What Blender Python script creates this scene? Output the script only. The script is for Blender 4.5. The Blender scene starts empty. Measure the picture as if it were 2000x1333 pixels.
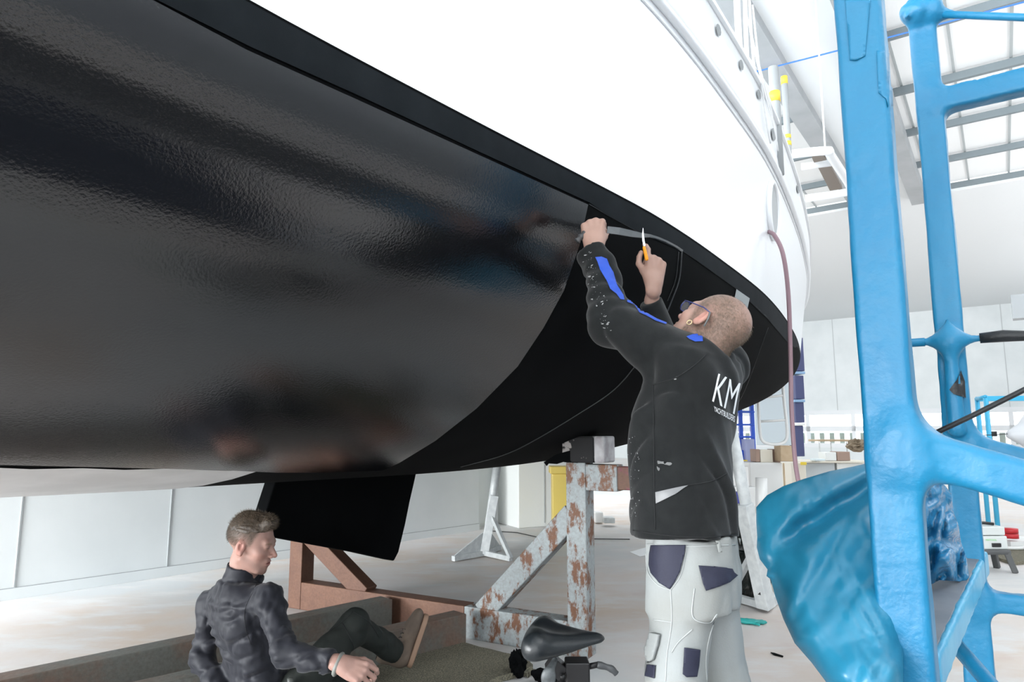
import bpy, bmesh, math, random
import numpy as np
from mathutils import Vector, Matrix, Euler
from mathutils.bvhtree import BVHTree
from mathutils.geometry import delaunay_2d_cdt, interpolate_bezier

# ---------------------------------------------------------------- camera, world, lights
SC = bpy.context.scene
COL = SC.collection
H = 1.25                                  # eye height of the photographer
F = 24 / 36 * 2000                        # focal length in pixels of the 2000 px frame
TH = math.atan(183 / F)                   # the lens looks up by about eight degrees
cam = bpy.data.objects.new('camera', bpy.data.cameras.new('camera'))
COL.objects.link(cam)
cam.data.lens = 24; cam.data.sensor_width = 36
cam.data.clip_start = 0.05; cam.data.clip_end = 300
cam.location = (0, 0, H)
cam.rotation_euler = (math.pi / 2 + TH, 0, 0)
cam.data.dof.use_dof = False
SC.camera = cam
SC.view_settings.view_transform = 'Standard'
SC.view_settings.look = 'None'
SC.view_settings.gamma = 1
SC.view_settings.exposure = 1.05

world = bpy.data.worlds.new('world'); SC.world = world
world.use_nodes = True
wn = world.node_tree
bg = wn.nodes['Background']
bg.inputs['Color'].default_value = (0.93, 0.97, 1.0, 1)
bg.inputs['Strength'].default_value = 1.0

def area(name, loc, rot, sx, sy, power, color=(1, 1, 1)):
    l = bpy.data.lights.new(name, 'AREA'); l.shape = 'RECTANGLE'; l.size = sx; l.size_y = sy
    l.energy = power; l.color = color
    o = bpy.data.objects.new(name, l); COL.objects.link(o)
    o.location = loc; o.rotation_euler = rot
    return o

A = Vector((math.sin(math.radians(35.5)), math.cos(math.radians(35.5)), 0))    # long axis of the hall and of the yacht
B = Vector((-A.y, A.x, 0))                                                      # across, away to the left
Z = Vector((0, 0, 1))
def W(s, t, z=0.0): return A * s + B * t + Z * z
def ang(v): return math.atan2(v.y, v.x)
ROT_A = math.atan2(A.y, A.x)
# area lamps standing in for daylight through the roof strips
CEIL = 6.5
for i, (s, t) in enumerate([(2.5, -3.5), (10, -3.5), (19, -3.5), (10, 5.5), (19, 5.5), (2.5, 5.5)]):
    p = W(s, t, CEIL - 0.15)
    area('roof_light', p, (0, 0, ROT_A), 6.0, 2.4, 60 if t < 0 else 150, (0.95, 0.98, 1.0))

for s in (1, 9, 17, 25):                  # added fill lamps out of view, brighten the white ceiling
    area('ceiling_fill', W(s, -6.5, 2.6), (math.pi, 0, ROT_A), 5.0, 3.0, 180, (0.97, 0.98, 1.0))
area('rear_fill', W(-8.5, 2.0, 3.0), (math.pi / 2, 0, ROT_A - math.pi / 2), 22.0, 5.5, 600, (0.95, 0.98, 1.0))  # added fill from behind the camera, no door modelled there
area('left_fill', W(-8.0, 7.0, 2.7), (math.pi / 2, 0, ROT_A - math.pi / 2), 9.0, 5.0, 3000, (0.95, 0.98, 1.0))  # added fill to brighten the left wall and floor, source unseen
# ---------------------------------------------------------------- pixel to place helpers
def ray(px, py):
    cx = (px - 1000) / F; cy = -(py - 666.5) / F
    return Vector((cx, math.cos(TH) - cy * math.sin(TH), math.sin(TH) + cy * math.cos(TH)))
EYE = Vector((0, 0, H))
def P(px, py, d):
    r = ray(px, py); return EYE + r * (d / r.y)
def G(px, py, z=0.0):
    r = ray(px, py); return EYE + r * ((z - H) / r.z)
def T_(px, py, t):                       # where the sight line meets the upright plane at offset t from the yacht axis line
    r = ray(px, py); return EYE + r * (t / r.dot(B))
def pix(v):
    v = Vector(v) - EYE
    y = v.y * math.cos(TH) + v.z * math.sin(TH); z = -v.y * math.sin(TH) + v.z * math.cos(TH)
    return (1000 + v.x / y * F, 666.5 - z / y * F)

# ---------------------------------------------------------------- materials
def lin(c):
    return tuple(((x / 255) / 12.92 if x / 255 <= 0.04045 else ((x / 255 + 0.055) / 1.055) ** 2.4) for x in c)
MATS = {}
def mat(name, col, rough=0.6, metal=0.0, col2=None, nscale=6.0, nlo=0.4, nhi=0.65, bump=0.0, bscale=60.0,
        stretch=(1, 1, 1), sheen=0.0, alpha=1.0, trans=0.0, detail=4.0, spec=0.5, coat=0.0, attr=None, bdist=0.01, obj=True):
    if name in MATS: return MATS[name]
    m = bpy.data.materials.new(name); m.use_nodes = True
    nt = m.node_tree; b = nt.nodes['Principled BSDF']
    b.inputs['Base Color'].default_value = (*col, 1)
    b.inputs['Roughness'].default_value = rough
    b.inputs['Metallic'].default_value = metal
    b.inputs['Specular IOR Level'].default_value = spec
    b.inputs['Sheen Weight'].default_value = sheen
    b.inputs['Alpha'].default_value = alpha
    b.inputs['Transmission Weight'].default_value = trans
    b.inputs['Coat Weight'].default_value = coat
    tc = nt.nodes.new('ShaderNodeTexCoord'); mp = nt.nodes.new('ShaderNodeMapping')
    mp.inputs['Scale'].default_value = stretch
    nt.links.new(tc.outputs['Object'], mp.inputs['Vector'])
    src = None
    if attr:
        at = nt.nodes.new('ShaderNodeAttribute'); at.attribute_name = attr
        src = at.outputs['Color']
    if col2:
        n = nt.nodes.new('ShaderNodeTexNoise'); n.inputs['Scale'].default_value = nscale; n.inputs['Detail'].default_value = detail
        r = nt.nodes.new('ShaderNodeValToRGB'); r.color_ramp.elements[0].position = nlo; r.color_ramp.elements[1].position = nhi
        mx = nt.nodes.new('ShaderNodeMix'); mx.data_type = 'RGBA'
        nt.links.new(mp.outputs[0], n.inputs['Vector']); nt.links.new(n.outputs['Fac'], r.inputs['Fac'])
        nt.links.new(r.outputs['Color'], mx.inputs[0])
        mx.inputs[6].default_value = (*col, 1); mx.inputs[7].default_value = (*col2, 1)
        if src:
            mx2 = nt.nodes.new('ShaderNodeMix'); mx2.data_type = 'RGBA'; mx2.blend_type = 'MULTIPLY'; mx2.inputs[0].default_value = 1
            nt.links.new(src, mx2.inputs[6]); nt.links.new(mx.outputs[2], mx2.inputs[7]); src = mx2.outputs[2]
        else: src = mx.outputs[2]
    if src: nt.links.new(src, b.inputs['Base Color'])
    if bump:
        n = nt.nodes.new('ShaderNodeTexNoise'); n.inputs['Scale'].default_value = bscale; n.inputs['Detail'].default_value = 5
        bp = nt.nodes.new('ShaderNodeBump'); bp.inputs['Strength'].default_value = bump; bp.inputs['Distance'].default_value = bdist
        nt.links.new(mp.outputs[0], n.inputs['Vector']); nt.links.new(n.outputs['Fac'], bp.inputs['Height'])
        nt.links.new(bp.outputs[0], b.inputs['Normal'])
    MATS[name] = m
    return m

def rust_mat(name, paint, rust, lo, hi, scale=5.0, rough=0.6, stretch=(1, 1, 1)):
    m = mat(name, paint, rough, 0, rust, scale, lo, hi, bump=0.25, bscale=40, stretch=stretch, detail=10)
    nt = m.node_tree; b = nt.nodes['Principled BSDF']
    for n_ in nt.nodes:
        if n_.type == 'TEX_NOISE' and abs(n_.inputs['Scale'].default_value - scale) < 1e-4: n_.inputs['Roughness'].default_value = 0.72
    old = b.inputs['Base Color'].links[0].from_socket
    tc = nt.nodes.new('ShaderNodeTexCoord')
    n = nt.nodes.new('ShaderNodeTexNoise'); n.inputs['Scale'].default_value = 60; n.inputs['Detail'].default_value = 6
    r = nt.nodes.new('ShaderNodeValToRGB'); r.color_ramp.elements[0].position = 0.3; r.color_ramp.elements[0].color = (0.55, 0.5, 0.45, 1)
    r.color_ramp.elements[1].position = 0.65
    mx = nt.nodes.new('ShaderNodeMix'); mx.data_type = 'RGBA'; mx.blend_type = 'MULTIPLY'; mx.inputs[0].default_value = 0.45
    nt.links.new(tc.outputs['Object'], n.inputs['Vector']); nt.links.new(n.outputs['Fac'], r.inputs['Fac'])
    nt.links.new(old, mx.inputs[6]); nt.links.new(r.outputs['Color'], mx.inputs[7]); nt.links.new(mx.outputs[2], b.inputs['Base Color'])
    return m

# ---------------------------------------------------------------- object helpers
def tag(o, label=None, cat=None, group=None, kind=None):
    if label: o['label'] = label
    if cat: o['category'] = cat
    if group: o['group'] = group
    if kind: o['kind'] = kind
    return o
def empty(name, loc, label=None, cat=None, group=None, rz=0.0):
    o = bpy.data.objects.new(name, None); COL.objects.link(o)
    o.location = loc; o.rotation_euler = (0, 0, rz); o.empty_display_size = 0.1
    return tag(o, label, cat, group)
def rooted(o, parent):                    # parent while keeping the world coordinates the mesh was written in
    o.parent = parent
    if parent is not None:
        M = Matrix.Identity(4); q = parent
        chain = []
        while q is not None: chain.append(q); q = q.parent
        for c in reversed(chain):
            M = M @ c.matrix_parent_inverse @ (Matrix.Translation(c.location) @ c.rotation_euler.to_matrix().to_4x4())
        o.matrix_parent_inverse = M.inverted()
    return o
def mesh_obj(name, verts, faces, m, parent=None, smooth=False, loc=None):
    me = bpy.data.meshes.new(name)
    if loc is not None:
        loc = Vector(loc); verts = [Vector(v) - loc for v in verts]
    me.from_pydata([tuple(v) for v in verts], [], faces); me.update()
    if m: me.materials.append(m)
    if smooth: me.polygons.foreach_set('use_smooth', [True] * len(me.polygons))
    o = bpy.data.objects.new(name, me); COL.objects.link(o)
    if loc is not None: o.location = loc
    if parent is not None: rooted(o, parent)
    return o
def bm_obj(name, bm, m, parent=None, smooth=False, bevel=0.0, seg=2, fixn=True):
    if fixn: bmesh.ops.recalc_face_normals(bm, faces=bm.faces)
    me = bpy.data.meshes.new(name); bm.to_mesh(me); bm.free()
    if m: me.materials.append(m)
    if smooth:
        me.polygons.foreach_set('use_smooth', [True] * len(me.polygons))
    o = bpy.data.objects.new(name, me); COL.objects.link(o)
    if parent is not None: rooted(o, parent)
    if bevel:
        md = o.modifiers.new('bevel', 'BEVEL'); md.width = bevel; md.segments = seg; md.limit_method = 'ANGLE'
    return o
def frame_axes(d, up=Z):
    d = Vector(d).normalized(); x = d.cross(up)
    if x.length < 1e-4: x = d.cross(Vector((0, 1, 0)))
    x.normalize(); y = x.cross(d).normalized()
    return x, y, d
def add_box(bm, c, size, ax=None):
    """box with centre c, full size along the three axes"""
    X, Y, Q = ax if ax else (Vector((1, 0, 0)), Vector((0, 1, 0)), Z)
    c = Vector(c); vs = []
    for i in (-.5, .5):
        for j in (-.5, .5):
            for k in (-.5, .5):
                vs.append(bm.verts.new(c + X * (i * size[0]) + Y * (j * size[1]) + Q * (k * size[2])))
    for f in ((0, 1, 3, 2), (4, 6, 7, 5), (0, 4, 5, 1), (2, 3, 7, 6), (0, 2, 6, 4), (1, 5, 7, 3)):
        bm.faces.new([vs[i] for i in f])
    return bm
def add_beam(bm, a, b, w, h, up=Z):
    a, b = Vector(a), Vector(b); x, y, d = frame_axes(b - a, up)
    return add_box(bm, (a + b) / 2, (w, h, (b - a).length), (x, y, d))
def add_tube(bm, pts, r, n=10, cap=True, closed=False):
    pts = [Vector(p) for p in pts]; rings = []
    N = len(pts); prev = None
    for i, p in enumerate(pts):
        if closed: d = pts[(i + 1) % N] - pts[i - 1]
        else: d = pts[min(i + 1, N - 1)] - pts[max(i - 1, 0)]
        d.normalize()
        if prev is None: x, y, _ = frame_axes(d)
        else:
            x = prev - d * prev.dot(d); x.normalize(); y = x.cross(d)
        prev = x
        rr = r[i] if isinstance(r, (list, tuple)) else r
        rings.append([bm.verts.new(p + x * (math.cos(k * 2 * math.pi / n) * rr) + y * (math.sin(k * 2 * math.pi / n) * rr)) for k in range(n)])
    for i in range(N if closed else N - 1):
        q, w = rings[i], rings[(i + 1) % N]
        for k in range(n): bm.faces.new([q[k], q[(k + 1) % n], w[(k + 1) % n], w[k]])
    if cap and not closed:
        bm.faces.new(rings[0][::-1]); bm.faces.new(rings[-1])
    return bm
def box(name, c, size, m, parent=None, ax=None, bevel=0.0):
    bm = bmesh.new(); add_box(bm, c, size, ax); return bm_obj(name, bm, m, parent, bevel=bevel)
def beam(name, a, b, w, h, m, parent=None, bevel=0.0, up=Z):
    bm = bmesh.new(); add_beam(bm, a, b, w, h, up); return bm_obj(name, bm, m, parent, bevel=bevel)
def tube(name, pts, r, m, parent=None, n=10, closed=False):
    bm = bmesh.new(); add_tube(bm, pts, r, n, closed=closed); return bm_obj(name, bm, m, parent, smooth=True)
def curve_pts(ctrl, n=12):
    """Catmull-Rom through the control points"""
    c = [Vector(p) for p in ctrl]; out = []
    c = [c[0] * 2 - c[1]] + c + [c[-1] * 2 - c[-2]]
    for i in range(1, len(c) - 2):
        p0, p1, p2, p3 = c[i - 1:i + 3]
        for k in range(n):
            t = k / n
            out.append(0.5 * ((2 * p1) + (p2 - p0) * t + (2 * p0 - 5 * p1 + 4 * p2 - p3) * t * t + (3 * p1 - p0 - 3 * p2 + p3) * t ** 3))
    out.append(c[-2]); return out
AXR = (A, -B, Z)                          # boxes squared up with the hall
def xprop(name, v, label, cat, group=None): pass

# ---------------------------------------------------------------- implicit surfaces (numpy surface nets) for bodies, cloth and wrapped shapes
def _hash(i, j, k):
    n = (i * 374761393 + j * 668265263 + k * 2147483647 + 1013904223) & 0xffffffff
    n = ((n ^ (n >> 13)) * 1274126177) & 0xffffffff
    return ((n ^ (n >> 16)) & 0xffff) / 65535.0
def vnoise(p):
    p = np.asarray(p, dtype=np.float64); i = np.floor(p).astype(np.int64); f = p - i; f = f * f * (3 - 2 * f)
    r = 0
    for a in (0, 1):
        for b in (0, 1):
            for c in (0, 1):
                w = (f[:, 0] if a else 1 - f[:, 0]) * (f[:, 1] if b else 1 - f[:, 1]) * (f[:, 2] if c else 1 - f[:, 2])
                r = r + w * _hash(i[:, 0] + a, i[:, 1] + b, i[:, 2] + c)
    return r * 2 - 1
def vfold(p, scale, seed=0.0):            # soft creases: ridges of stretched noise
    q = p * np.array(scale) + seed
    return 1 - 2 * np.abs(vnoise(q))
def V3(v): return np.array([v[0], v[1], v[2]], dtype=np.float64)
def s_seg(p, a, b, ra, rb, flat=None, k=1.0):
    a = V3(a); b = V3(b); ba = b - a; pa = p - a
    t = np.clip((pa @ ba) / max(ba @ ba, 1e-9), 0, 1)
    v = pa - t[:, None] * ba
    if flat is not None:
        n = V3(flat); n = n / np.linalg.norm(n); v = v + np.outer(v @ n, n) * (1 / k - 1)
    return np.sqrt((v * v).sum(1)) - (ra + (rb - ra) * t)
def s_ell(p, c, r, M=None):
    v = p - V3(c)
    if M is not None: v = v @ np.array(M)          # columns of M are the local axes
    r = np.array(r, dtype=np.float64)
    k0 = np.sqrt(((v / r) ** 2).sum(1)); k1 = np.sqrt(((v / (r * r)) ** 2).sum(1))
    return k0 * (k0 - 1) / np.maximum(k1, 1e-9)
def s_box(p, c, half, rad, M=None):
    v = p - V3(c)
    if M is not None: v = v @ np.array(M)
    q = np.abs(v) - (np.array(half, dtype=np.float64) - rad)
    return np.sqrt((np.maximum(q, 0) ** 2).sum(1)) + np.minimum(q.max(1), 0) - rad
def smin(a, b, k):
    h = np.clip(0.5 + 0.5 * (b - a) / k, 0, 1); return b * (1 - h) + a * h - k * h * (1 - h)
def smax(a, b, k): return -smin(-a, -b, k)
def basis(x, y, z): return np.array([[x[0], y[0], z[0]], [x[1], y[1], z[1]], [x[2], y[2], z[2]]], dtype=np.float64)

def nets(fn, lo, hi, h):
    lo = np.array(lo, dtype=np.float64); hi = np.array(hi, dtype=np.float64)
    n = np.maximum(np.ceil((hi - lo) / h).astype(int) + 1, 4)
    ax = [lo[i] + np.arange(n[i]) * h for i in range(3)]
    # coarse pass first, then only the blocks the surface runs through
    bs = 8; nb = (n + bs - 1) // bs
    bc = [lo[i] + (np.arange(nb[i]) * bs + (bs - 1) / 2) * h for i in range(3)]
    C0, C1, C2 = np.meshgrid(*bc, indexing='ij'); cv = fn(np.stack([C0.ravel(), C1.ravel(), C2.ravel()], 1)).reshape(nb)
    val = np.repeat(np.repeat(np.repeat(np.where(cv < 0, -1.0, 1.0), bs, 0), bs, 1), bs, 2)[:n[0], :n[1], :n[2]].copy()
    near = np.argwhere(np.abs(cv) < bs * h * 1.35 + 0.012)
    loc = np.stack(np.meshgrid(np.arange(bs), np.arange(bs), np.arange(bs), indexing='ij'), -1).reshape(-1, 3)
    for i in range(0, len(near), 400):
        g = (near[i:i + 400, None, :] * bs + loc[None]).reshape(-1, 3)
        g = g[(g < n).all(1)]
        val[g[:, 0], g[:, 1], g[:, 2]] = fn(lo + g * h)
    ins = val < 0
    c = [[None] * 2 for _ in range(2)]
    cells = np.zeros(n - 1, dtype=int)
    for a in (0, 1):
        for b in (0, 1):
            for d in (0, 1): cells += ins[a:n[0] - 1 + a, b:n[1] - 1 + b, d:n[2] - 1 + d]
    act = (cells > 0) & (cells < 8)
    idx = -np.ones(n - 1, dtype=int); ids = np.argwhere(act); idx[act] = np.arange(len(ids))
    # np.argwhere order equals boolean-mask order
    pos = np.zeros((len(ids), 3)); cnt = np.zeros(len(ids))
    corners = [(a, b, d) for a in (0, 1) for b in (0, 1) for d in (0, 1)]
    for u in corners:
        for w in range(3):
            if u[w] == 0:
                v = list(u); v[w] = 1
                va = val[ids[:, 0] + u[0], ids[:, 1] + u[1], ids[:, 2] + u[2]]
                vb = val[ids[:, 0] + v[0], ids[:, 1] + v[1], ids[:, 2] + v[2]]
                cr = (va < 0) != (vb < 0)
                t = np.where(cr, va / np.where(va == vb, 1, va - vb), 0)
                q = np.tile(np.array(u, dtype=float), (len(ids), 1)); q[:, w] += t
                pos += q * cr[:, None]; cnt += cr
    pos = (ids + pos / np.maximum(cnt, 1)[:, None]) * h + lo
    faces = []
    for w in range(3):
        u, v = (w + 1) % 3, (w + 2) % 3
        sa = [slice(None)] * 3; sb = [slice(None)] * 3
        sa[w] = slice(0, n[w] - 1); sb[w] = slice(1, n[w])
        a = ins[tuple(sa)]; b = ins[tuple(sb)]
        e = np.argwhere(a != b)
        e = e[(e[:, u] > 0) & (e[:, v] > 0) & (e[:, u] < n[u] - 1) & (e[:, v] < n[v] - 1)]
        if not len(e): continue
        def cid(du, dv):
            q = e.copy(); q[:, u] += du; q[:, v] += dv
            return idx[q[:, 0], q[:, 1], q[:, 2]]
        f = np.stack([cid(-1, -1), cid(0, -1), cid(0, 0), cid(-1, 0)], 1)
        flip = ~a[e[:, 0], e[:, 1], e[:, 2]]
        f[flip] = f[flip][:, ::-1]
        faces.append(f)
    faces = np.concatenate(faces); faces = faces[(faces >= 0).all(1)]
    return pos, faces
def np_obj(name, pos, faces, m, parent=None, color=None):
    me = bpy.data.meshes.new(name)
    me.vertices.add(len(pos)); me.vertices.foreach_set('co', np.asarray(pos, dtype=np.float32).ravel())
    k = faces.shape[1]
    me.loops.add(faces.size); me.loops.foreach_set('vertex_index', faces.ravel().astype(np.int32))
    me.polygons.add(len(faces)); me.polygons.foreach_set('loop_start', np.arange(0, faces.size, k, dtype=np.int32))
    me.polygons.foreach_set('loop_total', np.full(len(faces), k, dtype=np.int32))
    me.update(calc_edges=True); me.validate()
    me.polygons.foreach_set('use_smooth', [True] * len(me.polygons))
    if color is not None:
        ca = me.color_attributes.new('tint', 'FLOAT_COLOR', 'POINT')
        ca.data.foreach_set('color', np.concatenate([color, np.ones((len(color), 1))], 1).astype(np.float32).ravel())
    if m: me.materials.append(m)
    o = bpy.data.objects.new(name, me); COL.objects.link(o)
    if parent is not None: rooted(o, parent)
    return o
def sdf_obj(name, fn, lo, hi, h, m, parent=None, M=None, color=None, disp=None):
    pos, faces = nets(fn, lo, hi, h)
    if color is not None: color = color(pos)
    if M is not None: pos = pos @ np.array(M)[:3, :3].T + np.array(M)[:3, 3]
    return np_obj(name, pos, faces, m, parent, color)
def bvh_of(*objs):
    vs, fs = [], []
    for o in objs:
        M = world_matrix(o); b = len(vs)
        vs += [M @ v.co for v in o.data.vertices]; fs += [[b + i for i in p.vertices] for p in o.data.polygons]
    return BVHTree.FromPolygons(vs, fs)
def world_matrix(o):
    M = Matrix.Identity(4); q = o; chain = []
    while q is not None: chain.append(q); q = q.parent
    for c in reversed(chain):
        M = M @ c.matrix_parent_inverse @ (Matrix.Translation(c.location) @ c.rotation_euler.to_matrix().to_4x4())
    return M
def inside(pt, poly):
    x, y = pt; r = False; n = len(poly)
    for i in range(n):
        x1, y1 = poly[i]; x2, y2 = poly[i - 1]
        if (y1 > y) != (y2 > y) and x < (x2 - x1) * (y - y1) / (y2 - y1) + x1: r = not r
    return r
def patch(name, bvh, poly, m, parent=None, off=0.003, step=6, thick=0.0, smooth_edge=True, fallback=None):
    """cloth or film laid on a surface: the outline is followed on the surface itself"""
    pts = []
    n = len(poly)
    for i in range(n):
        a = Vector(poly[i]); b = Vector(poly[(i + 1) % n]); k = max(1, int((b - a).length / step))
        for j in range(k): pts.append(a + (b - a) * (j / k))
    nb = len(pts); edges = [(i, (i + 1) % nb) for i in range(nb)]
    xs = [p[0] for p in poly]; ys = [p[1] for p in poly]
    q = [tuple(p) for p in pts]
    x = min(xs) + step / 2
    while x < max(xs):
        y = min(ys) + step / 2
        while y < max(ys):
            if inside((x, y), [tuple(v) for v in poly]): q.append((x, y))
            y += step
        x += step
    r = delaunay_2d_cdt([Vector(v) for v in q], edges, [], 1, 0.01)
    vs = []; ok = []
    for v in r[0]:
        d = ray(v[0], v[1]).normalized(); hit = bvh.ray_cast(EYE, d)
        if hit[0] is None:
            ok.append(False); vs.append(Vector((0, 0, 0))); continue
        nn = hit[1] if hit[1].dot(d) < 0 else -hit[1]
        vs.append(hit[0] + nn * off - d * off * 0.3); ok.append(True)
    fs = [list(f) for f in r[2] if all(ok[i] for i in f)]
    o = mesh_obj(name, vs, fs, m, parent, smooth=True)
    bm = bmesh.new(); bm.from_mesh(o.data)
    bmesh.ops.delete(bm, geom=[v for v in bm.verts if not v.link_faces], context='VERTS')
    bmesh.ops.recalc_face_normals(bm, faces=bm.faces); bm.to_mesh(o.data); bm.free()
    if thick:
        md = o.modifiers.new('solid', 'SOLIDIFY'); md.thickness = thick; md.offset = 0
    return o
def lay_text(name, bvh, text, quad, m, parent=None, off=0.003, bold=0.0, seg=2):
    """flat lettering laid on a surface inside a four-cornered area (top-left, top-right, bottom-right, bottom-left)"""
    cu = bpy.data.curves.new(name, 'FONT'); cu.body = text; cu.offset = bold; cu.resolution_u = 3
    t = bpy.data.objects.new(name, cu); COL.objects.link(t)
    dg = bpy.context.evaluated_depsgraph_get(); me = bpy.data.meshes.new_from_object(t.evaluated_get(dg))
    bpy.data.objects.remove(t)
    bm = bmesh.new(); bm.from_mesh(me)
    bmesh.ops.triangulate(bm, faces=bm.faces)
    if seg: bmesh.ops.subdivide_edges(bm, edges=bm.edges, cuts=seg, use_grid_fill=True)
    xs = [v.co.x for v in bm.verts]; ys = [v.co.y for v in bm.verts]
    x0, x1, y0, y1 = min(xs), max(xs), min(ys), max(ys)
    tl, tr, br, bl = [Vector(q) for q in quad]
    for v in bm.verts:
        u = (v.co.x - x0) / (x1 - x0); w = (v.co.y - y0) / (y1 - y0)
        p = (bl * (1 - u) + br * u) * (1 - w) + (tl * (1 - u) + tr * u) * w
        if bvh is None:
            v.co = (p[0], p[1], 0); continue
        d = ray(p[0], p[1]).normalized(); hit = bvh.ray_cast(EYE, d)
        if hit[0] is not None:
            nn = hit[1] if hit[1].dot(d) < 0 else -hit[1]
            v.co = hit[0] + nn * off - d * off * 0.5
        else: v.co = Vector((0, 0, -99))
    bmesh.ops.delete(bm, geom=[v for v in bm.verts if v.co.z < -50], context='VERTS')
    bpy.data.meshes.remove(me)
    return bm_obj(name, bm, m, parent)
# ================================================================ MATERIALS
M_white = mat('white_gelcoat', (0.86, 0.88, 0.9), 0.28, spec=0.4)
M_flock = mat('matte_black_film', (0.0022, 0.0026, 0.003), 0.9, col2=(0.004, 0.0045, 0.005), nscale=3, bump=0.25, bscale=500, bdist=0.002, spec=0.06)
M_band = mat('charcoal_band', (0.007, 0.0095, 0.012), 0.8, col2=(0.010, 0.013, 0.016), nscale=8, bump=0.2, bscale=400, bdist=0.002, spec=0.12)
M_gloss = mat('glossy_black_film', (0.006, 0.0065, 0.008), 0.12, bump=0.16, bscale=140, bdist=0.004, spec=0.78)
M_primer = mat('grey_primer', (0.5, 0.5, 0.5), 0.35, col2=(0.62, 0.62, 0.62), nscale=4)
M_wall = mat('white_wall_panel', (0.78, 0.82, 0.83), 0.5, col2=(0.7, 0.745, 0.755), nscale=1.3, nlo=0.35, nhi=0.75, bump=0.03)
M_ceil = mat('white_ceiling', (0.80, 0.83, 0.845), 0.8)
M_joint = mat('grey_joint', (0.35, 0.37, 0.38), 0.7)
M_steel = mat('galvanised_steel', (0.55, 0.58, 0.59), 0.45, 0.1, (0.66, 0.69, 0.69), 20)
M_purlin = mat('purlin_grey', (0.2, 0.24, 0.26), 0.6)
M_bluetape = mat('blue_line', (0.05, 0.2, 0.75), 0.5)
M_dark = mat('black_plastic', (0.012, 0.012, 0.013), 0.4)

# ---------------------------------------------------------------- the hall
def floor_material():
    m = bpy.data.materials.new('worn_painted_floor'); m.use_nodes = True
    nt = m.node_tree; b = nt.nodes['Principled BSDF']; b.inputs['Roughness'].default_value = 0.5
    tc = nt.nodes.new('ShaderNodeTexCoord')
    def noise(sc, det, stretch=(1, 1, 1), rot=0.0):
        mp = nt.nodes.new('ShaderNodeMapping'); mp.inputs['Scale'].default_value = stretch; mp.inputs['Rotation'].default_value = (0, 0, rot)
        n = nt.nodes.new('ShaderNodeTexNoise'); n.inputs['Scale'].default_value = sc; n.inputs['Detail'].default_value = det
        n.inputs['Roughness'].default_value = 0.62
        nt.links.new(tc.outputs['Object'], mp.inputs[0]); nt.links.new(mp.outputs[0], n.inputs['Vector']); return n
    def mix(prev, col, n, lo, hi):
        r = nt.nodes.new('ShaderNodeMapRange'); r.inputs[1].default_value = lo; r.inputs[2].default_value = hi
        nt.links.new(n.outputs['Fac'], r.inputs[0])
        x = nt.nodes.new('ShaderNodeMix'); x.data_type = 'RGBA'
        nt.links.new(r.outputs[0], x.inputs[0])
        if isinstance(prev, tuple): x.inputs[6].default_value = (*prev, 1)
        else: nt.links.new(prev, x.inputs[6])
        x.inputs[7].default_value = (*col, 1); return x.outputs[2]
    c = mix((0.645, 0.605, 0.585), (0.60, 0.50, 0.42), noise(0.55, 6), 0.44, 0.62)
    c = mix(c, (0.57, 0.585, 0.59), noise(0.35, 5, (1, 1, 1), 1.0), 0.5, 0.62)
    c = mix(c, (0.54, 0.41, 0.40), noise(0.8, 8, (1, 2, 1), 0.6), 0.58, 0.8)
    c = mix(c, (0.66, 0.65, 0.64), noise(1.6, 9, (1, 2.5, 1), -0.95), 0.5, 0.64)
    c = mix(c, (0.45, 0.37, 0.34), noise(9, 10, (1, 4, 1), -0.95), 0.7, 0.78)
    c = mix(c, (0.35, 0.10, 0.12), noise(14, 3), 0.76, 0.80)
    nt.links.new(c, b.inputs['Base Color'])
    n = noise(18, 6); bp = nt.nodes.new('ShaderNodeBump'); bp.inputs['Strength'].default_value = 0.12; bp.inputs['Distance'].default_value = 0.01
    nt.links.new(n.outputs['Fac'], bp.inputs['Height']); nt.links.new(bp.outputs[0], b.inputs['Normal'])
    return m
M_floor = floor_material()
def slab(name, s0, s1, t0, t1, z0, z1, m, kind='structure'):
    bm = bmesh.new(); add_box(bm, W((s0 + s1) / 2, (t0 + t1) / 2, (z0 + z1) / 2), (s1 - s0, t1 - t0, z1 - z0), (A, B, Z))
    return tag(bm_obj(name, bm, m), kind=kind)
far_s = W(0, 0).length
pw = P(1582, 628, 1.0) - EYE
S_FAR = ((CEIL - H) / pw.z) * pw.dot(A)     # the far wall meets the ceiling on that sight line
slab('floor', -9, S_FAR + 0.5, -16, 30, -0.2, 0, M_floor)
# ceiling: white boards with two strips of translucent roof sheet
def ceil_pt(px, py): return G(px, py, CEIL)
def st(v): return v.dot(A), v.dot(B)
tL = st(ceil_pt(1663, 338))[1] + 0.16             # right edge of the left roof-light strip
tR = st(ceil_pt(1780, 330))[1] + 0.1
sE = st(ceil_pt(1862, 374))[0]
print('strip', tL, tR, sE, S_FAR, st(ceil_pt(1480, 0)), st(ceil_pt(1580, 418)))
M_sky = mat('translucent_roof_sheet', (0.8, 0.82, 0.82), 0.5)
M_sky.node_tree.nodes['Principled BSDF'].inputs['Emission Color'].default_value = (0.95, 0.97, 1, 1)
M_sky.node_tree.nodes['Principled BSDF'].inputs['Emission Strength'].default_value = 0.08
strips = [(tL, tL + 3.2), (tR - 5.5, tR)]
ts = [-16, strips[1][0], strips[1][1], strips[0][0], strips[0][1], 30]
k = 0
bm = bmesh.new()
for a_, b_ in ((ts[0], ts[1]), (ts[2], ts[3]), (ts[4], ts[5])):
    add_box(bm, W((sE - 9) / 2, (a_ + b_) / 2, CEIL + 0.1), (sE + 9, b_ - a_, 0.2), (A, B, Z))
add_box(bm, W((sE + S_FAR + 0.5) / 2, 7, CEIL + 0.1), (S_FAR + 0.5 - sE, 46, 0.2), (A, B, Z))
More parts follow.
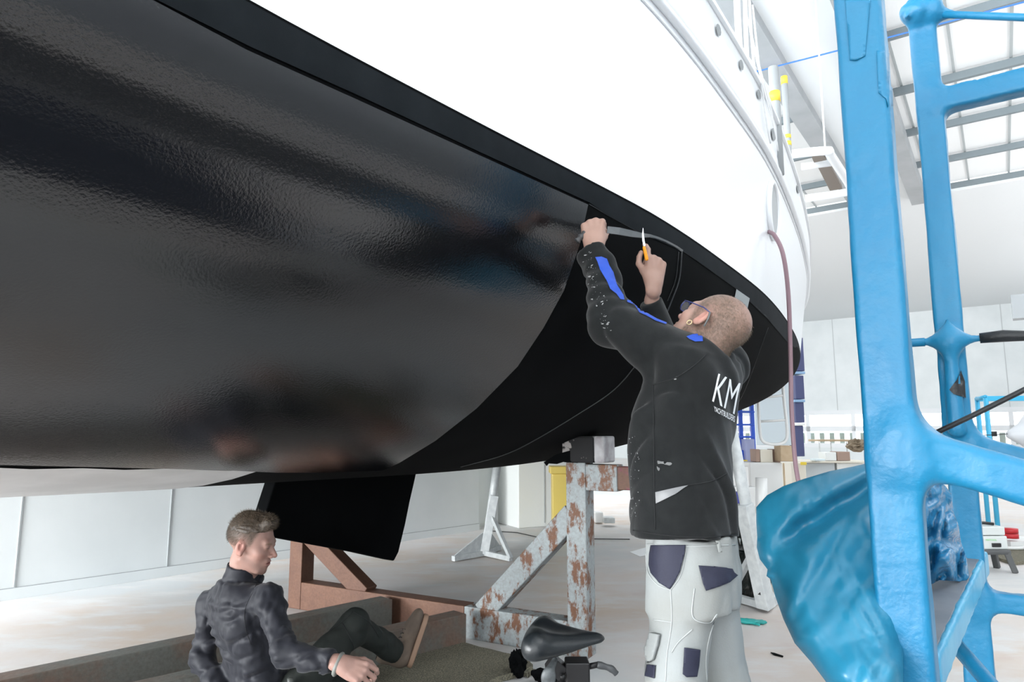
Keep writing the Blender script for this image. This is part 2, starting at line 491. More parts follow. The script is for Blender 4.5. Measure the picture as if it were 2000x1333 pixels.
ceiling = tag(bm_obj('ceiling', bm, M_ceil), kind='structure')
for i, (a_, b_) in enumerate(strips):
    w_ = slab('window_%d' % (i + 1), -9, sE, a_, b_, CEIL + 0.22, CEIL + 0.26, M_sky)
    fr = bmesh.new()
    s = -8.0
    while s < sE:
        add_box(fr, W(s, (a_ + b_) / 2, CEIL + 0.12), (0.07, b_ - a_, 0.12), (A, B, Z)); s += 1.8
    bm_obj('purlin', fr, M_purlin, w_)
    fr = bmesh.new(); t = a_ + 0.3
    while t < b_:
        add_box(fr, W((sE - 9) / 2, t, CEIL + 0.21), (sE + 9, 0.035, 0.03), (A, B, Z)); t += 0.7
    bm_obj('glazing_bar', fr, mat('bar', (0.45, 0.49, 0.5), 0.5), w_)
# long grey beams carrying the strips
for i, (t, wd) in enumerate(((tL, 0.32), (tR - 0.05, 0.28))):
    slab('trim_%d' % (i + 1), -9, sE, t - wd / 2, t + wd / 2, CEIL - 0.16, CEIL + 0.1, mat('roof_beam', (0.36, 0.385, 0.40), 0.6, col2=(0.44, 0.46, 0.48), nscale=2, nlo=0.3, nhi=0.7))
# far wall, with a long band of windows
zt = lambda py, px=1620: (P(px, py, 1.0).z - H) * (S_FAR / (P(px, py, 1.0) - EYE).dot(A)) + H
ZW1 = zt(803); ZW0 = zt(874); ZWm = zt(838)
print('far wall windows', ZW0, ZWm, ZW1)
slab('wall_far', S_FAR, S_FAR + 0.3, -16, 30, ZW1, CEIL, M_wall)
slab('wall_far_low', S_FAR, S_FAR + 0.3, -16, 30, 0, ZW0, M_wall)
M_glass_out = mat('bright_window', (0.8, 0.85, 0.9), 0.2)
M_glass_out.node_tree.nodes['Principled BSDF'].inputs['Emission Color'].default_value = (0.9, 0.97, 1, 1)
M_glass_out.node_tree.nodes['Principled BSDF'].inputs['Emission Strength'].default_value = 1.1
win = slab('window_3', S_FAR + 0.2, S_FAR + 0.25, -16, 30, ZW0, ZW1, M_glass_out)
fr = bmesh.new(); t = -15.5
while t < 30:
    add_box(fr, W(S_FAR + 0.05, t, (ZW0 + ZW1) / 2), (0.12, 0.16, ZW1 - ZW0), (A, B, Z)); t += 1.9
add_box(fr, W(S_FAR + 0.05, 7, ZWm), (0.12, 46, 0.22), (A, B, Z))
add_box(fr, W(S_FAR + 0.05, 7, ZW1 - 0.08), (0.14, 46, 0.2), (A, B, Z)); add_box(fr, W(S_FAR + 0.05, 7, ZW0 + 0.08), (0.14, 46, 0.2), (A, B, Z))
bm_obj('window_frame', fr, mat('window_white', (0.8, 0.82, 0.84), 0.4), win)
fr = bmesh.new(); t = -15.5; zz = ZW0 + (ZWm - ZW0) * 0.2
while t < 30:
    add_box(fr, W(S_FAR + 0.18, t, (zz + ZWm) / 2 - 0.1), (0.03, 0.2, (ZWm - zz) * 0.75), (A, B, Z)); t += 0.42
bm_obj('slatted_fence', fr, mat('fence_grey', (0.33, 0.38, 0.34), 0.7), win)
jn = bmesh.new(); t = -15
while t < 30:
    add_box(jn, W(S_FAR - 0.004, t, (ZW1 + CEIL) / 2), (0.012, 0.03, CEIL - ZW1), (A, B, Z)); t += 2.1
tag(bm_obj('trim_3', jn, mat('joint_pale', (0.55, 0.58, 0.59), 0.7)), kind='structure')
M_side = mat('side_wall_grey', (0.24, 0.26, 0.28), 0.7, col2=(0.32, 0.34, 0.36), nscale=1.5)
slab('wall_right', -9, S_FAR, -10.2, -10, 0, CEIL, M_side)  # unseen wall, added in grey for the glossy film to reflect
tag(slab('reflected_tarpaulin', -3, 7.5, -4.2, -1.5, 0.0, 0.012, M_dark, None), 'added black tarpaulin out of view, mirrored dark in the glossy film', 'tarpaulin')  # added out of view to darken what the film reflects
tag(slab('reflected_mat', 0.4, 2.2, -1.3, 0.42, 0.0, 0.012, mat('navy_mat', (0.008, 0.014, 0.03), 0.7), None), 'added navy mat out of view, darkening the reflection in the film', 'mat')  # unseen, added so the middle of the film mirrors something dark
# left partition wall
wa, wb = G(0, 1175), G(935, 1036)
wd = (wb - wa).normalized(); wnrm = Vector((-wd.y, wd.x, 0))
w0 = wa - wd * 6
bm = bmesh.new(); add_box(bm, (w0 + wb) / 2 + wnrm * 0.1 + Z * (CEIL / 2), ((wb - w0).length, 0.2, CEIL), (wd, wnrm, Z))
tag(bm_obj('wall_left', bm, M_wall), kind='structure')
jn = bmesh.new()
for px, y0 in ((26, 1160), (325, 1120), (690, 1070)):
    q = G(px, 1175 - (px) * 0.149); q = wa + wd * (q - wa).dot(wd)
    add_box(jn, q - wnrm * 0.003 + Z * 1.5, (0.012, 0.008, 3.0), (wd, wnrm, Z))
add_box(jn, (w0 + wb) / 2 - wnrm * 0.004 + Z * 0.085, ((wb - w0).length, 0.01, 0.006), (wd, wnrm, Z))
tag(bm_obj('trim_4', jn, M_joint), kind='structure')
bm = bmesh.new()
add_box(bm, (w0 + wb) / 2 - wnrm * 0.006 + Z * 0.042, ((wb - w0).length, 0.014, 0.082), (wd, wnrm, Z))
tag(bm_obj('baseboard_left', bm, M_wall), kind='structure')
# ---------------------------------------------------------------- THE YACHT
ZB = 2.15; TC = 3.4
def interp(x, xs, ys):
    if x <= xs[0]: return ys[0]
    if x >= xs[-1]: return ys[-1]
    for i in range(len(xs) - 1):
        if x <= xs[i + 1]:
            # monotone-ish smooth (Catmull) interpolation
            x0, x1 = xs[i], xs[i + 1]; h_ = x1 - x0; u = (x - x0) / h_
            m0 = (ys[i + 1] - ys[i - 1]) / (xs[i + 1] - xs[i - 1]) if i > 0 else (ys[1] - ys[0]) / (xs[1] - xs[0])
            m1 = (ys[i + 2] - ys[i]) / (xs[i + 2] - xs[i]) if i + 2 < len(xs) else (ys[-1] - ys[-2]) / (xs[-1] - xs[-2])
            return (2 * u ** 3 - 3 * u * u + 1) * ys[i] + (u ** 3 - 2 * u * u + u) * h_ * m0 + (-2 * u ** 3 + 3 * u * u) * ys[i + 1] + (u ** 3 - u * u) * h_ * m1
def t_wl(s): return interp(s, [-7, -3, 0, 0.75, 1.4, 2.04, 2.6, 3.35, 4.55, 6.02, 7.3, 8.54, 10.5, 12.6], [1.7, 1.3, 1.215, 1.21, 1.175, 1.13, 1.10, 1.115, 1.19, 1.39, 1.62, 1.90, 2.5, 3.4])
def z_keel(s): return interp(s, [-7, -4, 0, 2.6, 4.15, 5.3, 6.5, 8.6, 9.7, 11, 12.6], [1.9, 1.35, 1.04, 0.99, 1.0, 1.08, 1.23, 1.45, 1.72, 2.0, 2.2])
def sec_n(s): return interp(s, [-7, 0, 4, 8, 12.6], [2.0, 2.0, 1.95, 1.9, 1.8])
def hull_pt(s, phi):
    """underwater body: phi 0 at the boot line, 90 degrees at the keel, beyond for the far side"""
    tw = t_wl(s); n = sec_n(s); zk = z_keel(s)
    c = math.cos(phi); sn = math.sin(phi)
    x = (abs(c) ** (2 / n)) * (1 if c >= 0 else -1); z = abs(sn) ** (2 / n)
    return W(s, TC - (TC - tw) * x, ZB - (ZB - zk) * z)
yacht = empty('yacht', W(3, TC, 0), 'large white yacht with black underwater hull lifted on a cradle', 'yacht')
S_ = [-7 + i * 0.14 for i in range(int(19.6 / 0.14) + 1)]
PH = [i / 56 * math.pi for i in range(57)]
def grid_mesh(name, pts, m, parent, closed=False):
    nu, nv = len(pts), len(pts[0]); vs = [p for r in pts for p in r]; fs = []
    for i in range(nu - 1):
        for j in range(nv - 1): fs.append([i * nv + j, i * nv + j + 1, (i + 1) * nv + j + 1, (i + 1) * nv + j])
    return mesh_obj(name, vs, fs, m, parent, smooth=True)
under = grid_mesh('underwater_hull', [[hull_pt(s, ph) for ph in PH] for s in S_], M_flock, yacht)
hb = bvh_of(under)
# topsides: from the boot line up to the rubbing strake and bulwark, both sides
ZR = 3.10; ZT = 3.48
def flare(s): return interp(s, [-7, 0, 3, 7.7, 10, 12.6], [0.0, 0.02, 0.03, 0.11, 0.22, 0.4])
def side_pt(s, z, sgn=1, off=0.0):
    tw = t_wl(s); u = (z - ZB) / (ZR - ZB)
    t = tw - flare(s) * min(u, 1.3) - off
    if u > 1: t += 0.02
    hw = TC - t
    return W(s, TC - sgn * hw, z)
def zr_s(s): return ZR + 0.012 * max(0, s - 3) 
def topside(name, z0f, z1f, m, nz, off=0.0):
    vs = []; fs = []
    for sgn in (1, -1):
        b = len(vs)
        for s in S_:
            for j in range(nz + 1):
                z = z0f(s) + (z1f(s) - z0f(s)) * j / nz; vs.append(side_pt(s, z, sgn, off))
        for i in range(len(S_) - 1):
            for j in range(nz):
                k = b + i * (nz + 1) + j; fs.append([k, k + 1, k + nz + 2, k + nz + 1])
    return mesh_obj(name, vs, fs, m, yacht, smooth=True)
top = topside('topside', lambda s: ZB, lambda s: ZR, M_white, 8)
blw = topside('bulwark', lambda s: ZR, lambda s: ZT, M_white, 3)
md = blw.modifiers.new('solid', 'SOLIDIFY'); md.thickness = 0.05; md.offset = 0
# end plate far behind the photographer (transom) and the deck
bm = bmesh.new()
tr = [hull_pt(S_[0], ph) for ph in PH]; up_ = [side_pt(S_[0], ZT, -1), side_pt(S_[0], ZT, 1)]
bm.faces.new([bm.verts.new(v) for v in tr + up_]); bm_obj('transom', bm, M_white, yacht)
vs = []; fs = []
for i, s in enumerate(S_):
    vs += [side_pt(s, ZR + 0.02, 1, -0.02), W(s, TC, ZR + 0.08), side_pt(s, ZR + 0.02, -1, -0.02)]
    if i: k = 3 * i; fs += [[k - 3, k - 2, k + 1, k], [k - 2, k - 1, k + 2, k + 1]]
mesh_obj('deck', vs, fs, M_white, yacht)
for sgn in (1,):
    bm = bmesh.new(); add_tube(bm, [side_pt(s, ZR, sgn, 0.015) for s in S_ if s > -4], 0.022, 8)
    bm_obj('rubbing_strake', bm, M_white, yacht, smooth=True)
    bm = bmesh.new(); add_tube(bm, [side_pt(s, ZR - 0.06, sgn, 0.004) for s in S_ if s > -4], 0.006, 6)
    bm_obj('rubbing_strake', bm, M_white, yacht, smooth=True)
# cap rail
bm = bmesh.new()
pr = [side_pt(s, ZT, 1, 0.0) for s in S_ if s > -4]
for i in range(len(pr) - 1): add_beam(bm, pr[i], pr[i + 1], 0.09, 0.03)
bm_obj('cap_rail', bm, M_white, yacht)
tb = bvh_of(top, blw)
# ---------------------------------------------------------------- film, seams, primer and fittings on the yacht
GL = [(-330, -360), (0, -168), (295, 0), (480, 98), (700, 197), (900, 288), (1147, 400), (1130, 480), (1100, 567), (1060, 640), (1010, 715),
      (930, 797), (850, 860), (780, 903), (748, 918), (640, 922), (540, 922), (430, 917), (200, 911), (0, 906), (-330, 897)]
patch('glossy_film', hb, GL, M_gloss, yacht, off=0.004, step=16)
yacht.children[-1]['label'] = 'glossy black film still carrying its shiny backing'
BT = [(ex, ey) for ex, ey in ((-350, -372), (0, -172), (300, -2), (490, 93), (710, 192), (905, 283), (1150, 396), (1185, 421), (1250, 455), (1335, 492), (1440, 567), (1500, 625), (1540, 672))]
bl = []
for s in S_:
    q = hull_pt(s, 0.004)
    if q.y > 0.3:
        x, y = pix(q)
        if -420 < x < 1566 and s < 7.6: bl.append((x - 0.6, y + 3.5))
patch('waterline_band', hb, BT + bl[::-1], M_band, yacht, off=0.0035, step=12)
M_seam = mat('film_seam', (0.03, 0.033, 0.036), 0.5)
def on_hull(pts, off=0.002, bv=None):
    out = []
    for p in curve_pts([Vector((a, b, 0)) for a, b in pts], 8):
        d = ray(p.x, p.y).normalized(); h_ = (bv or hb).ray_cast(EYE, d)
        if h_[0] is not None:
            nn = h_[1] if h_[1].dot(d) < 0 else -h_[1]; out.append(h_[0] + nn * off)
    return out
for pts, r in (([(1150, 399), (1190, 423), (1255, 458)], 0.0015), ([(1333, 491), (1400, 535), (1440, 565), (1500, 622)], 0.0015),
               ([(1331, 492), (1326, 545), (1310, 590), (1290, 640)], 0.004), ([(1252, 700), (1200, 760), (1130, 808), (1040, 862), (980, 890), (900, 912)], 0.003),
               ([(1325, 492), (1319, 545), (1303, 588)], 0.0015), ([(1500, 640), (1440, 790), (1380, 815)], 0.0015)):
    q = on_hull(pts)
    if len(q) > 2: tube('film_seam', q, r, M_seam, yacht, 6)
patch('silver_tape', hb, [(1437, 565), (1463, 583), (1458, 606), (1432, 588)], mat('silver_tape', (0.3, 0.33, 0.34), 0.4), yacht, off=0.004, step=5)
# grey primer left bare along the bottom
pp = []
for s in [x for x in S_ if -6.5 < x]:
    best = None
    for k in range(20, 90):
        q = hull_pt(s, math.radians(k))
        if q.y > 0.5:
            x, y = pix(q)
            if y > 908 + x * 0.015: best = k; break
    if q.y <= 0.5 or best is None: best = 62
    lim = pix(hull_pt(s, math.radians(best)))
    if q.y > 0.5 and lim[0] > 530: break
    pp.append([hull_pt(s, math.radians(best + (180 - best) * j / 20)) + Vector((0, 0, -0.003)) for j in range(21)])
grid_mesh('bare_primer', pp, M_primer, yacht)
# black fin under the hull
fin = [(546, 915), (535, 950), (521, 994), (506, 1044), (538, 1051), (700, 1081), (770, 1096.5), (779, 1079), (792, 1025), (801, 980), (808, 950), (818, 905)]
bm = bmesh.new(); fa = [bm.verts.new(T_(x, y, 3.36)) for x, y in fin]; fb = [bm.verts.new(T_(x, y, 3.36) + B * 0.10) for x, y in fin]
n = len(fin); bm.faces.new(fa); bm.faces.new(fb[::-1])
for i in range(n): bm.faces.new([fa[i], fb[i], fb[(i + 1) % n], fa[(i + 1) % n]])
bm_obj('fin', bm, M_flock, yacht, bevel=0.008)
# hawse opening, scuppers, hose
M_slot = mat('scupper_shadow', (0.25, 0.27, 0.28), 0.6)
c = tb.ray_cast(EYE, ray(1507, 412).normalized()); hp, hn = c[0], c[1]
if hn.dot(ray(1507, 412)) > 0: hn = -hn
hx, hy, hd = frame_axes(hn); rr = 0.19
bm = bmesh.new(); add_tube(bm, [hp + hn * 0.012 + hx * math.cos(a * math.pi / 16) * rr * 1.0 + hy * math.sin(a * math.pi / 16) * rr for a in range(32)], 0.02, 8, closed=True)
ring = bm_obj('hawse_ring', bm, M_white, yacht, smooth=True)
bm = bmesh.new()
vs = [bm.verts.new(hp + hn * 0.014 + hx * math.cos(a * math.pi / 16) * rr + hy * math.sin(a * math.pi / 16) * rr) for a in range(32)]; bm.faces.new(vs)
bm_obj('hawse_shade', bm, mat('hawse_shade_grey', (0.33, 0.35, 0.36), 0.4), yacht)  # flat grey disc paints the shade inside the recessed opening
for x, y, w, h_ in ((1395, 62, 5, 11), (1440, 130, 4, 10), (1475, 187, 4, 9), (1504, 264, 4, 12), (1553, 371, 2.5, 8)):
    patch('scupper', tb, [(x - w + w * 0.4 + math.cos(a) * w, y + math.sin(a) * h_ + math.cos(a) * w) for a in [k * math.pi / 5 for k in range(10)]], M_slot, yacht, off=0.03 if y < 0 else 0.032, step=3)
hd0 = hp.y + 0.0
hose = curve_pts([P(1502, 453, hd0 - 0.12), P(1514, 462, hd0 - 0.2), P(1530, 500, hd0 - 0.25), P(1540, 580, hd0 - 0.2), P(1544, 700, hd0 - 0.15), P(1546, 800, hd0 - .15), P(1553, 900, hd0 - .15), P(1563, 960, hd0 - .15), P(1575, 1030, hd0 - .2)], 8)
last = hose[-1]; hose += curve_pts([last, Vector((last.x + 0.05, last.y, 0.15)), Vector((last.x + 0.2, last.y, 0.02)), Vector((last.x + 0.9, last.y + 0.1, 0.02))], 6)[1:]
tag(tube('hose', hose, 0.014, mat('pink_hose', (0.30, 0.19, 0.22), 0.5), n=8), 'mauve hose hanging from the round opening in the white topside', 'hose')
# deck gear
M_post = mat('padding_grey', (0.33, 0.35, 0.36), 0.7); M_yel = mat('yellow_tape', (0.8, 0.6, 0.06), 0.5)
def deck_pole(px, ytop, ybot, d, r, bands, lab):
    b = P(px, ybot, d); tz = P(px, ytop, d).z
    e = empty('padded_pole', Vector((b.x, b.y, b.z)), lab, 'pole', 'padded poles on the yacht deck')
    tube('pole', [Vector((b.x, b.y, ZR + 0.0)), Vector((b.x, b.y, tz))], r, M_post, e, 14)
    for y0, y1 in bands:
        z0, z1 = P(px, y0, d).z, P(px, y1, d).z
        tube('yellow_band', [Vector((b.x, b.y, z0)), Vector((b.x, b.y, z1))], r * 1.08, M_yel, e, 14)
deck_pole(1516, 132, 240, 4.7, 0.036, [(200, 180)], 'thick grey padded pole with one yellow band on the yacht deck')
deck_pole(1540, 150, 300, 5.9, 0.028, [(285, 277), (271, 264), (165, 150)], 'thin grey padded pole with several yellow bands on the yacht deck')
M_rope = mat('white_rope', (0.85, 0.86, 0.87), 0.6)
for i, (a, b, r) in enumerate((((1438, -40), (1447, 120), 0.02), ((1455, -40), (1461, 140), 0.014), ((1462, -30), (1478, 185), 0.008), ((1470, 10), (1497, 235), 0.006), ((1452, 0), (1505, 210), 0.005), ((1465, 60), (1512, 250), 0.005))):
    tag(tube('rope', curve_pts([P(a[0], a[1], 4.0), P((a[0] + b[0]) / 2 - 1.5, (a[1] + b[1]) / 2, 4.05), P(b[0], b[1], 4.2), P(b[0] + 8, b[1] + 45, 4.3)], 6), r, M_rope, n=6),
        ['stout white rope leftmost of the bundle over the bulwark', 'second stout white rope hanging beside the first over the bulwark', 'middle white rope of the bundle over the bulwark', 'thin white rope reaching lowest beside the grey padded pole',
         'thin slanting white cord crossing the others to the padded pole', 'thinnest white cord at the right of the bundle'][i], 'rope', 'white ropes hanging over the bulwark')
hp_ = [G(x, y, 4.2) for x, y in ((1540, 302), (1612, 295), (1623, 305), (1661, 366), (1653, 376), (1573, 388))]
e = empty('roof_hatch_frame', hp_[0], 'white rounded frame with two brown panels overhead past the bulwark', 'frame')
tube('frame', curve_pts(hp_, 5), 0.05, M_white, e, 8)
tube('frame_bar', [G(1565, 326, 4.2), G(1625, 318, 4.2)], 0.04, M_white, e, 8)
M_brn = mat('brown_panel', (0.22, 0.18, 0.15), 0.6)
for q in (((1583, 302), (1606, 300), (1614, 313), (1590, 318)), ((1597, 326), (1620, 323), (1645, 369), (1621, 373))):
    bm = bmesh.new(); a = [bm.verts.new(G(x, y, 4.2)) for x, y in q]; b = [bm.verts.new(v.co + Vector((0, 0, 0.05))) for v in a]
    bm.faces.new(a); bm.faces.new(b[::-1]); [bm.faces.new([a[i], b[i], b[(i + 1) % 4], a[(i + 1) % 4]]) for i in range(4)]
    bm_obj('panel', bm, M_brn, e)
tube('strut', [hp_[1], hp_[1] + Vector((0, 0.0, CEIL - 4.2))], 0.01, M_white, e, 6)
tag(tube('line', [G(1440, 150, 6.3), G(1515, 130, 6.3), G(1640, 98, 6.3), G(2000, 4, 6.3), G(2300, -74, 6.3)], 0.010, M_bluetape, n=6), 'thin blue line stretched across under the roof lights', 'line')

# ---------------------------------------------------------------- THE CRADLE
M_rust = rust_mat('rusty_steel', (0.115, 0.05, 0.03), (0.17, 0.08, 0.045), 0.35, 0.7, 4)
M_rgrey = rust_mat('grey_rusty_steel', (0.15, 0.155, 0.14), (0.19, 0.1, 0.065), 0.48, 0.7, 1.6)
M_rpaint = rust_mat('chipped_grey_paint', (0.30, 0.335, 0.345), (0.15, 0.062, 0.028), 0.50, 0.57, 11.0, stretch=(1.2, 1.2, 0.6))
M_rhalf = rust_mat('half_painted_steel', (0.3, 0.13, 0.055), (0.46, 0.47, 0.45), 0.52, 0.6, 3.2)
PR = G(1137, 1280); PL = G(586, 1186); cdir = (PL - PR).normalized(); cper = Vector((cdir.y, -cdir.x, 0)); 
if cper.y > 0: cper = -cper                  # towards the photographer
CX = (cper, cdir, Z)
cradle = empty('cradle', (PR + PL) / 2, 'rusty steel cradle with chipped grey post carrying the yacht', 'cradle')
zp = P(1120, 903, PR.y).z
W_ = 0.125
box('post', PR + Z * zp / 2, (W_, W_, zp), M_rpaint, cradle, CX, 0.006); cradle.children[-1]['label'] = 'grey painted post streaked with rust'
box('post', PL + Z * 0.55, (W_, W_, 1.1), M_rust, cradle, CX, 0.006); cradle.children[-1]['label'] = 'brown rusted post'
J = G(899, 1254); tj = (J - PR).dot(cdir); HB = 0.19
pa = PR + cdir * (W_ / 2); pm = PR + cdir * (tj + 0.02); pl = PL - cdir * (W_ / 2)
box('crossbeam', (pa + pm) / 2 + Z * HB / 2, (W_, (pm - pa).length, HB), M_rpaint, cradle, CX, 0.006)
box('crossbeam', (pm + pl) / 2 + Z * HB / 2, (W_ * 0.98, (pl - pm).length, HB), M_rust, cradle, CX, 0.006)
beam('brace', PR + cdir * (tj - 0.1) + Z * 0.16, PR + cdir * 0.03 + Z * (P(1103, 1003, PR.y).z), 0.11, 0.13, M_rpaint, cradle, 0.006)
tq = (G(735, 1205) - PR).dot(cdir)
beam('brace', PR + cdir * (tq + 0.02) + Z * 0.16, PL - cdir * 0.03 + Z * (P(655, 1060, PL.y).z + 0.1), 0.11, 0.12, M_rust, cradle, 0.006)
def long_beam(p0, p1, m0, m1=None, wd_=0.13, ext=1.5):
    a = G(*p0, HB); b = G(*p1, HB); d = (b - a).normalized(); per = Vector((-d.y, d.x, 0))
    a2 = a - d * ext
    beam('long_beam', a2 + per * wd_ / 2 - Z * HB / 2, b + d * 0.06 + per * wd_ / 2 - Z * HB / 2, wd_, HB, m0, cradle, 0.006)
long_beam((0, 1331), (752, 1174), M_rgrey)
long_beam((380, 1322), (896, 1203), M_rgrey, wd_=0.12)
# stub arm and block under the hull
st0 = PR - cdir * (W_ / 2) + cper * 0.0 + Z * (zp - 0.085)
box('arm', st0 - cdir * 0.09, (0.11, 0.20, 0.15), M_rpaint, cradle, CX, 0.006)
box('arm', st0 - cdir * 0.22, (0.09, 0.10, 0.13), rust_mat('red_rusty_paint', (0.15, 0.03, 0.05), (0.12, 0.055, 0.03), 0.40, 0.52, 8), cradle, CX, 0.004)
e = empty('support_block', PR + Z * zp, 'black padded block with rough white end on top of the post', 'block')
zt_ = P(1150, 862, PR.y).z - zp + 0.03
box('pad', PR - cdir * 0.03 + Z * (zp + zt_ / 2), (0.2, 0.2, zt_), mat('worn_black', (0.007, 0.007, 0.008), 0.8, col2=(0.3, 0.28, 0.27), nscale=11, nlo=0.60, nhi=0.63), e, CX, 0.012)
box('block_end', PR - cdir * 0.16 + Z * (zp + zt_ * 0.5), (0.18, 0.065, zt_), mat('rough_white_block', (0.45, 0.45, 0.46), 0.8, col2=(0.3, 0.28, 0.29), nscale=14, bump=0.5, bscale=30), e, CX, 0.012)
bm = bmesh.new()
sp = [(1062, 904), (1085, 889), (1118, 879), (1150, 885), (1128, 905), (1100, 903), (1088, 907), (1072, 906), (1068, 911)]
a = [bm.verts.new(P(x, y, PR.y - 0.08)) for x, y in sp]; b = [bm.verts.new(v.co + Vector((0, 0.02, 0))) for v in a]; n = len(a)
bm.faces.new(a); bm.faces.new(b[::-1]); [bm.faces.new([a[i], b[i], b[(i + 1) % n], a[(i + 1) % n]]) for i in range(n)]
bm_obj('torn_film', bm, M_flock, e)
# granulate mat and scraps
M_mat = mat('speckled_mat', (0.10, 0.095, 0.07), 0.95, col2=(0.25, 0.23, 0.165), nscale=150, nlo=0.42, nhi=0.62, bump=0.8, bscale=90, detail=3)
def flat_slab(name, poly, m, th, z0=0.002, jag=0.0, seed=1, parent=None, n_sub=6):
    rnd = random.Random(seed); pts = []
    for i in range(len(poly)):
        a, b = Vector(poly[i]), Vector(poly[(i + 1) % len(poly)])
        for k in range(n_sub):
            q = a + (b - a) * k / n_sub; pts.append((q.x + rnd.uniform(-jag, jag), q.y + rnd.uniform(-jag, jag)))
    bm = bmesh.new(); a = [bm.verts.new(G(x, y, z0)) for x, y in pts]; b = [bm.verts.new(v.co + Vector((0, 0, th))) for v in a]; n = len(a)
    bm.faces.new(a[::-1]); bm.faces.new(b); [bm.faces.new([a[i], a[(i + 1) % n], b[(i + 1) % n], b[i]]) for i in range(n)]
    bmesh.ops.triangulate(bm, faces=[f for f in bm.faces if len(f.verts) > 4])
    return bm_obj(name, bm, m, parent)
tag(flat_slab('floor_mat', [(700, 1380), (706, 1292), (830, 1272), (888, 1262), (1030, 1297), (1042, 1313), (960, 1340), (900, 1400)], M_mat, 0.03, jag=1.5), 'speckled rubber granulate mat lying on the floor beside the cradle', 'mat')
tag(flat_slab('mat_scrap', [(1008, 1316), (1030, 1308), (1048, 1318), (1030, 1325)], M_mat, 0.02, jag=2, z0=0.003), 'small torn scrap of speckled mat beside the saddle stool', 'scrap')
def crumple(name, c, r, m, seed, lab, cat, sq=(1, 1, 1), n=2, amp=0.5):
    bm = bmesh.new(); bmesh.ops.create_icosphere(bm, subdivisions=n + 1, radius=1)
    co = np.array([v.co[:] for v in bm.verts]); w = vfold(co, (2.2, 2.2, 2.2), seed) * amp * 0.5 + 0.9
    for v, k in zip(bm.verts, w): v.co = Vector((v.co.x * r * sq[0] * k, v.co.y * r * sq[1] * k, v.co.z * r * sq[2] * k)) + Vector(c)
    zmin = min(v.co.z for v in bm.verts)
    if c[2] < 0.3:
        for v in bm.verts: v.co.z += 0.002 - zmin
    return tag(bm_obj(name, bm, m, smooth=False), lab, cat)
crumple('film_scrap', G(1012, 1326) + Z * 0.05, 0.05, M_flock, 3.1, 'crumpled black film scrap on the mat corner by the stool', 'scrap', (0.8, 0.7, 1.1), 2, 1.1)
crumple('film_scrap', G(1070, 1338) + Z * 0.03, 0.06, M_flock, 5.1, 'black film scrap lying on the floor under the saddle stool', 'scrap', (1.2, 0.7, 0.5), 2, 1.0)
flat = flat_slab
tag(flat('paper_sheet', [(1230, 1079), (1262, 1070), (1275, 1082), (1250, 1088)], M_white, 0.002), 'white sheet of paper lying on the floor behind the standing person', 'paper')
tag(flat('film_strip', [(1505, 1276), (1512, 1277), (1530, 1283), (1529, 1285), (1512, 1281)], M_flock, 0.004), 'little black strip lying on the pink floor left of the blue sheet', 'scrap')
M_glove = mat('teal_glove', (0.02, 0.33, 0.31), 0.5)
g0 = G(1470, 1219)
def glove(p):
    v = p - V3(g0); q = p
    d = s_ell(p, g0 + Vector((-0.02, 0, 0.015)), (0.05, 0.045, 0.016))
    for k, (dx, dy, l) in enumerate(((0.9, 0.3, 0.085), (0.98, 0.1, 0.09), (1, -0.12, 0.085), (0.9, -0.35, 0.07), (0.3, -0.9, 0.06))):
        a = g0 + Vector((0.0, dy * 0.04, 0.014)); d = smin(d, s_seg(p, a, a + Vector((dx * l, dy * l * 0.7, -0.003)), 0.012, 0.009), 0.01)
    d = smin(d, s_seg(p, g0 + Vector((-0.04, 0, 0.016)), g0 + Vector((-0.11, 0.03, 0.02)), 0.03, 0.034, Z, 0.5), 0.015)
    return d + vfold(p, (40, 40, 40)) * 0.002
tag(sdf_obj('glove', glove, (g0.x - .18, g0.y - .12, 0.0), (g0.x + .14, g0.y + .12, .08), 0.004, M_glove), 'teal rubber glove dropped on the floor beside the steel stand', 'glove')

# ---------------------------------------------------------------- steel hull stands
def stand(name, foot, mid, topp, lab, foot2, back=None):
    """foot/mid/top: points of the leaning tube"""
    e = empty(name, Vector((foot.x, foot.y, 0)), lab, 'stand', 'adjustable steel stands under the yacht')
    d = (topp - foot).normalized()
    tube('inner_tube', [foot + d * 0.3, topp], 0.042, M_steel, e, 16)
    beam('channel', foot, mid, 0.10, 0.09, M_steel, e, 0.004)
    x, y, _ = frame_axes(d)
    side = x if x.dot(Vector((-1, 0, 0))) > 0 else -x
    front = y if y.y < 0 else -y
    L = (mid - foot).length; k = 0.12
    while k < L - 0.08:
        bm = bmesh.new(); add_box(bm, foot + d * k + front * 0.046, (0.035, 0.006, 0.022), (x, front, d)); k += 0.105
        bm_obj('peg_hole', bm, M_dark, e)
    f0 = Vector((foot.x, foot.y, 0.04))
    for fx, w in foot2:
        f1 = Vector((fx.x, fx.y, 0.03)); beam('foot', f0, f1, 0.05, 0.05, M_steel, e, 0.003)
        if w:
            bm = bmesh.new(); q = [f0 + Z * 0.0, f1 + Z * 0.02, foot + d * 0.26]; n_ = (q[1] - q[0]).cross(q[2] - q[0]).normalized() * 0.006
            a = [bm.verts.new(v - n_) for v in q]; b = [bm.verts.new(v + n_) for v in q]; bm.faces.new(a); bm.faces.new(b[::-1])
            [bm.faces.new([a[i], b[i], b[(i + 1) % 3], a[(i + 1) % 3]]) for i in range(3)]; bm_obj('gusset', bm, M_steel, e)
        else: beam('brace', foot + d * 0.42, f1, 0.04, 0.04, M_steel, e, 0.003)
    return e
q = G(946, 1088); dy = q.y
stand('hull_stand', q + Z * 0.03, P(966, 968, dy), P(974, 890, dy), 'galvanised steel stand with peg holes in front of the white cabinets', ((G(885, 1098), True), (G(998, 1098), False), (G(975, 1075), True)))
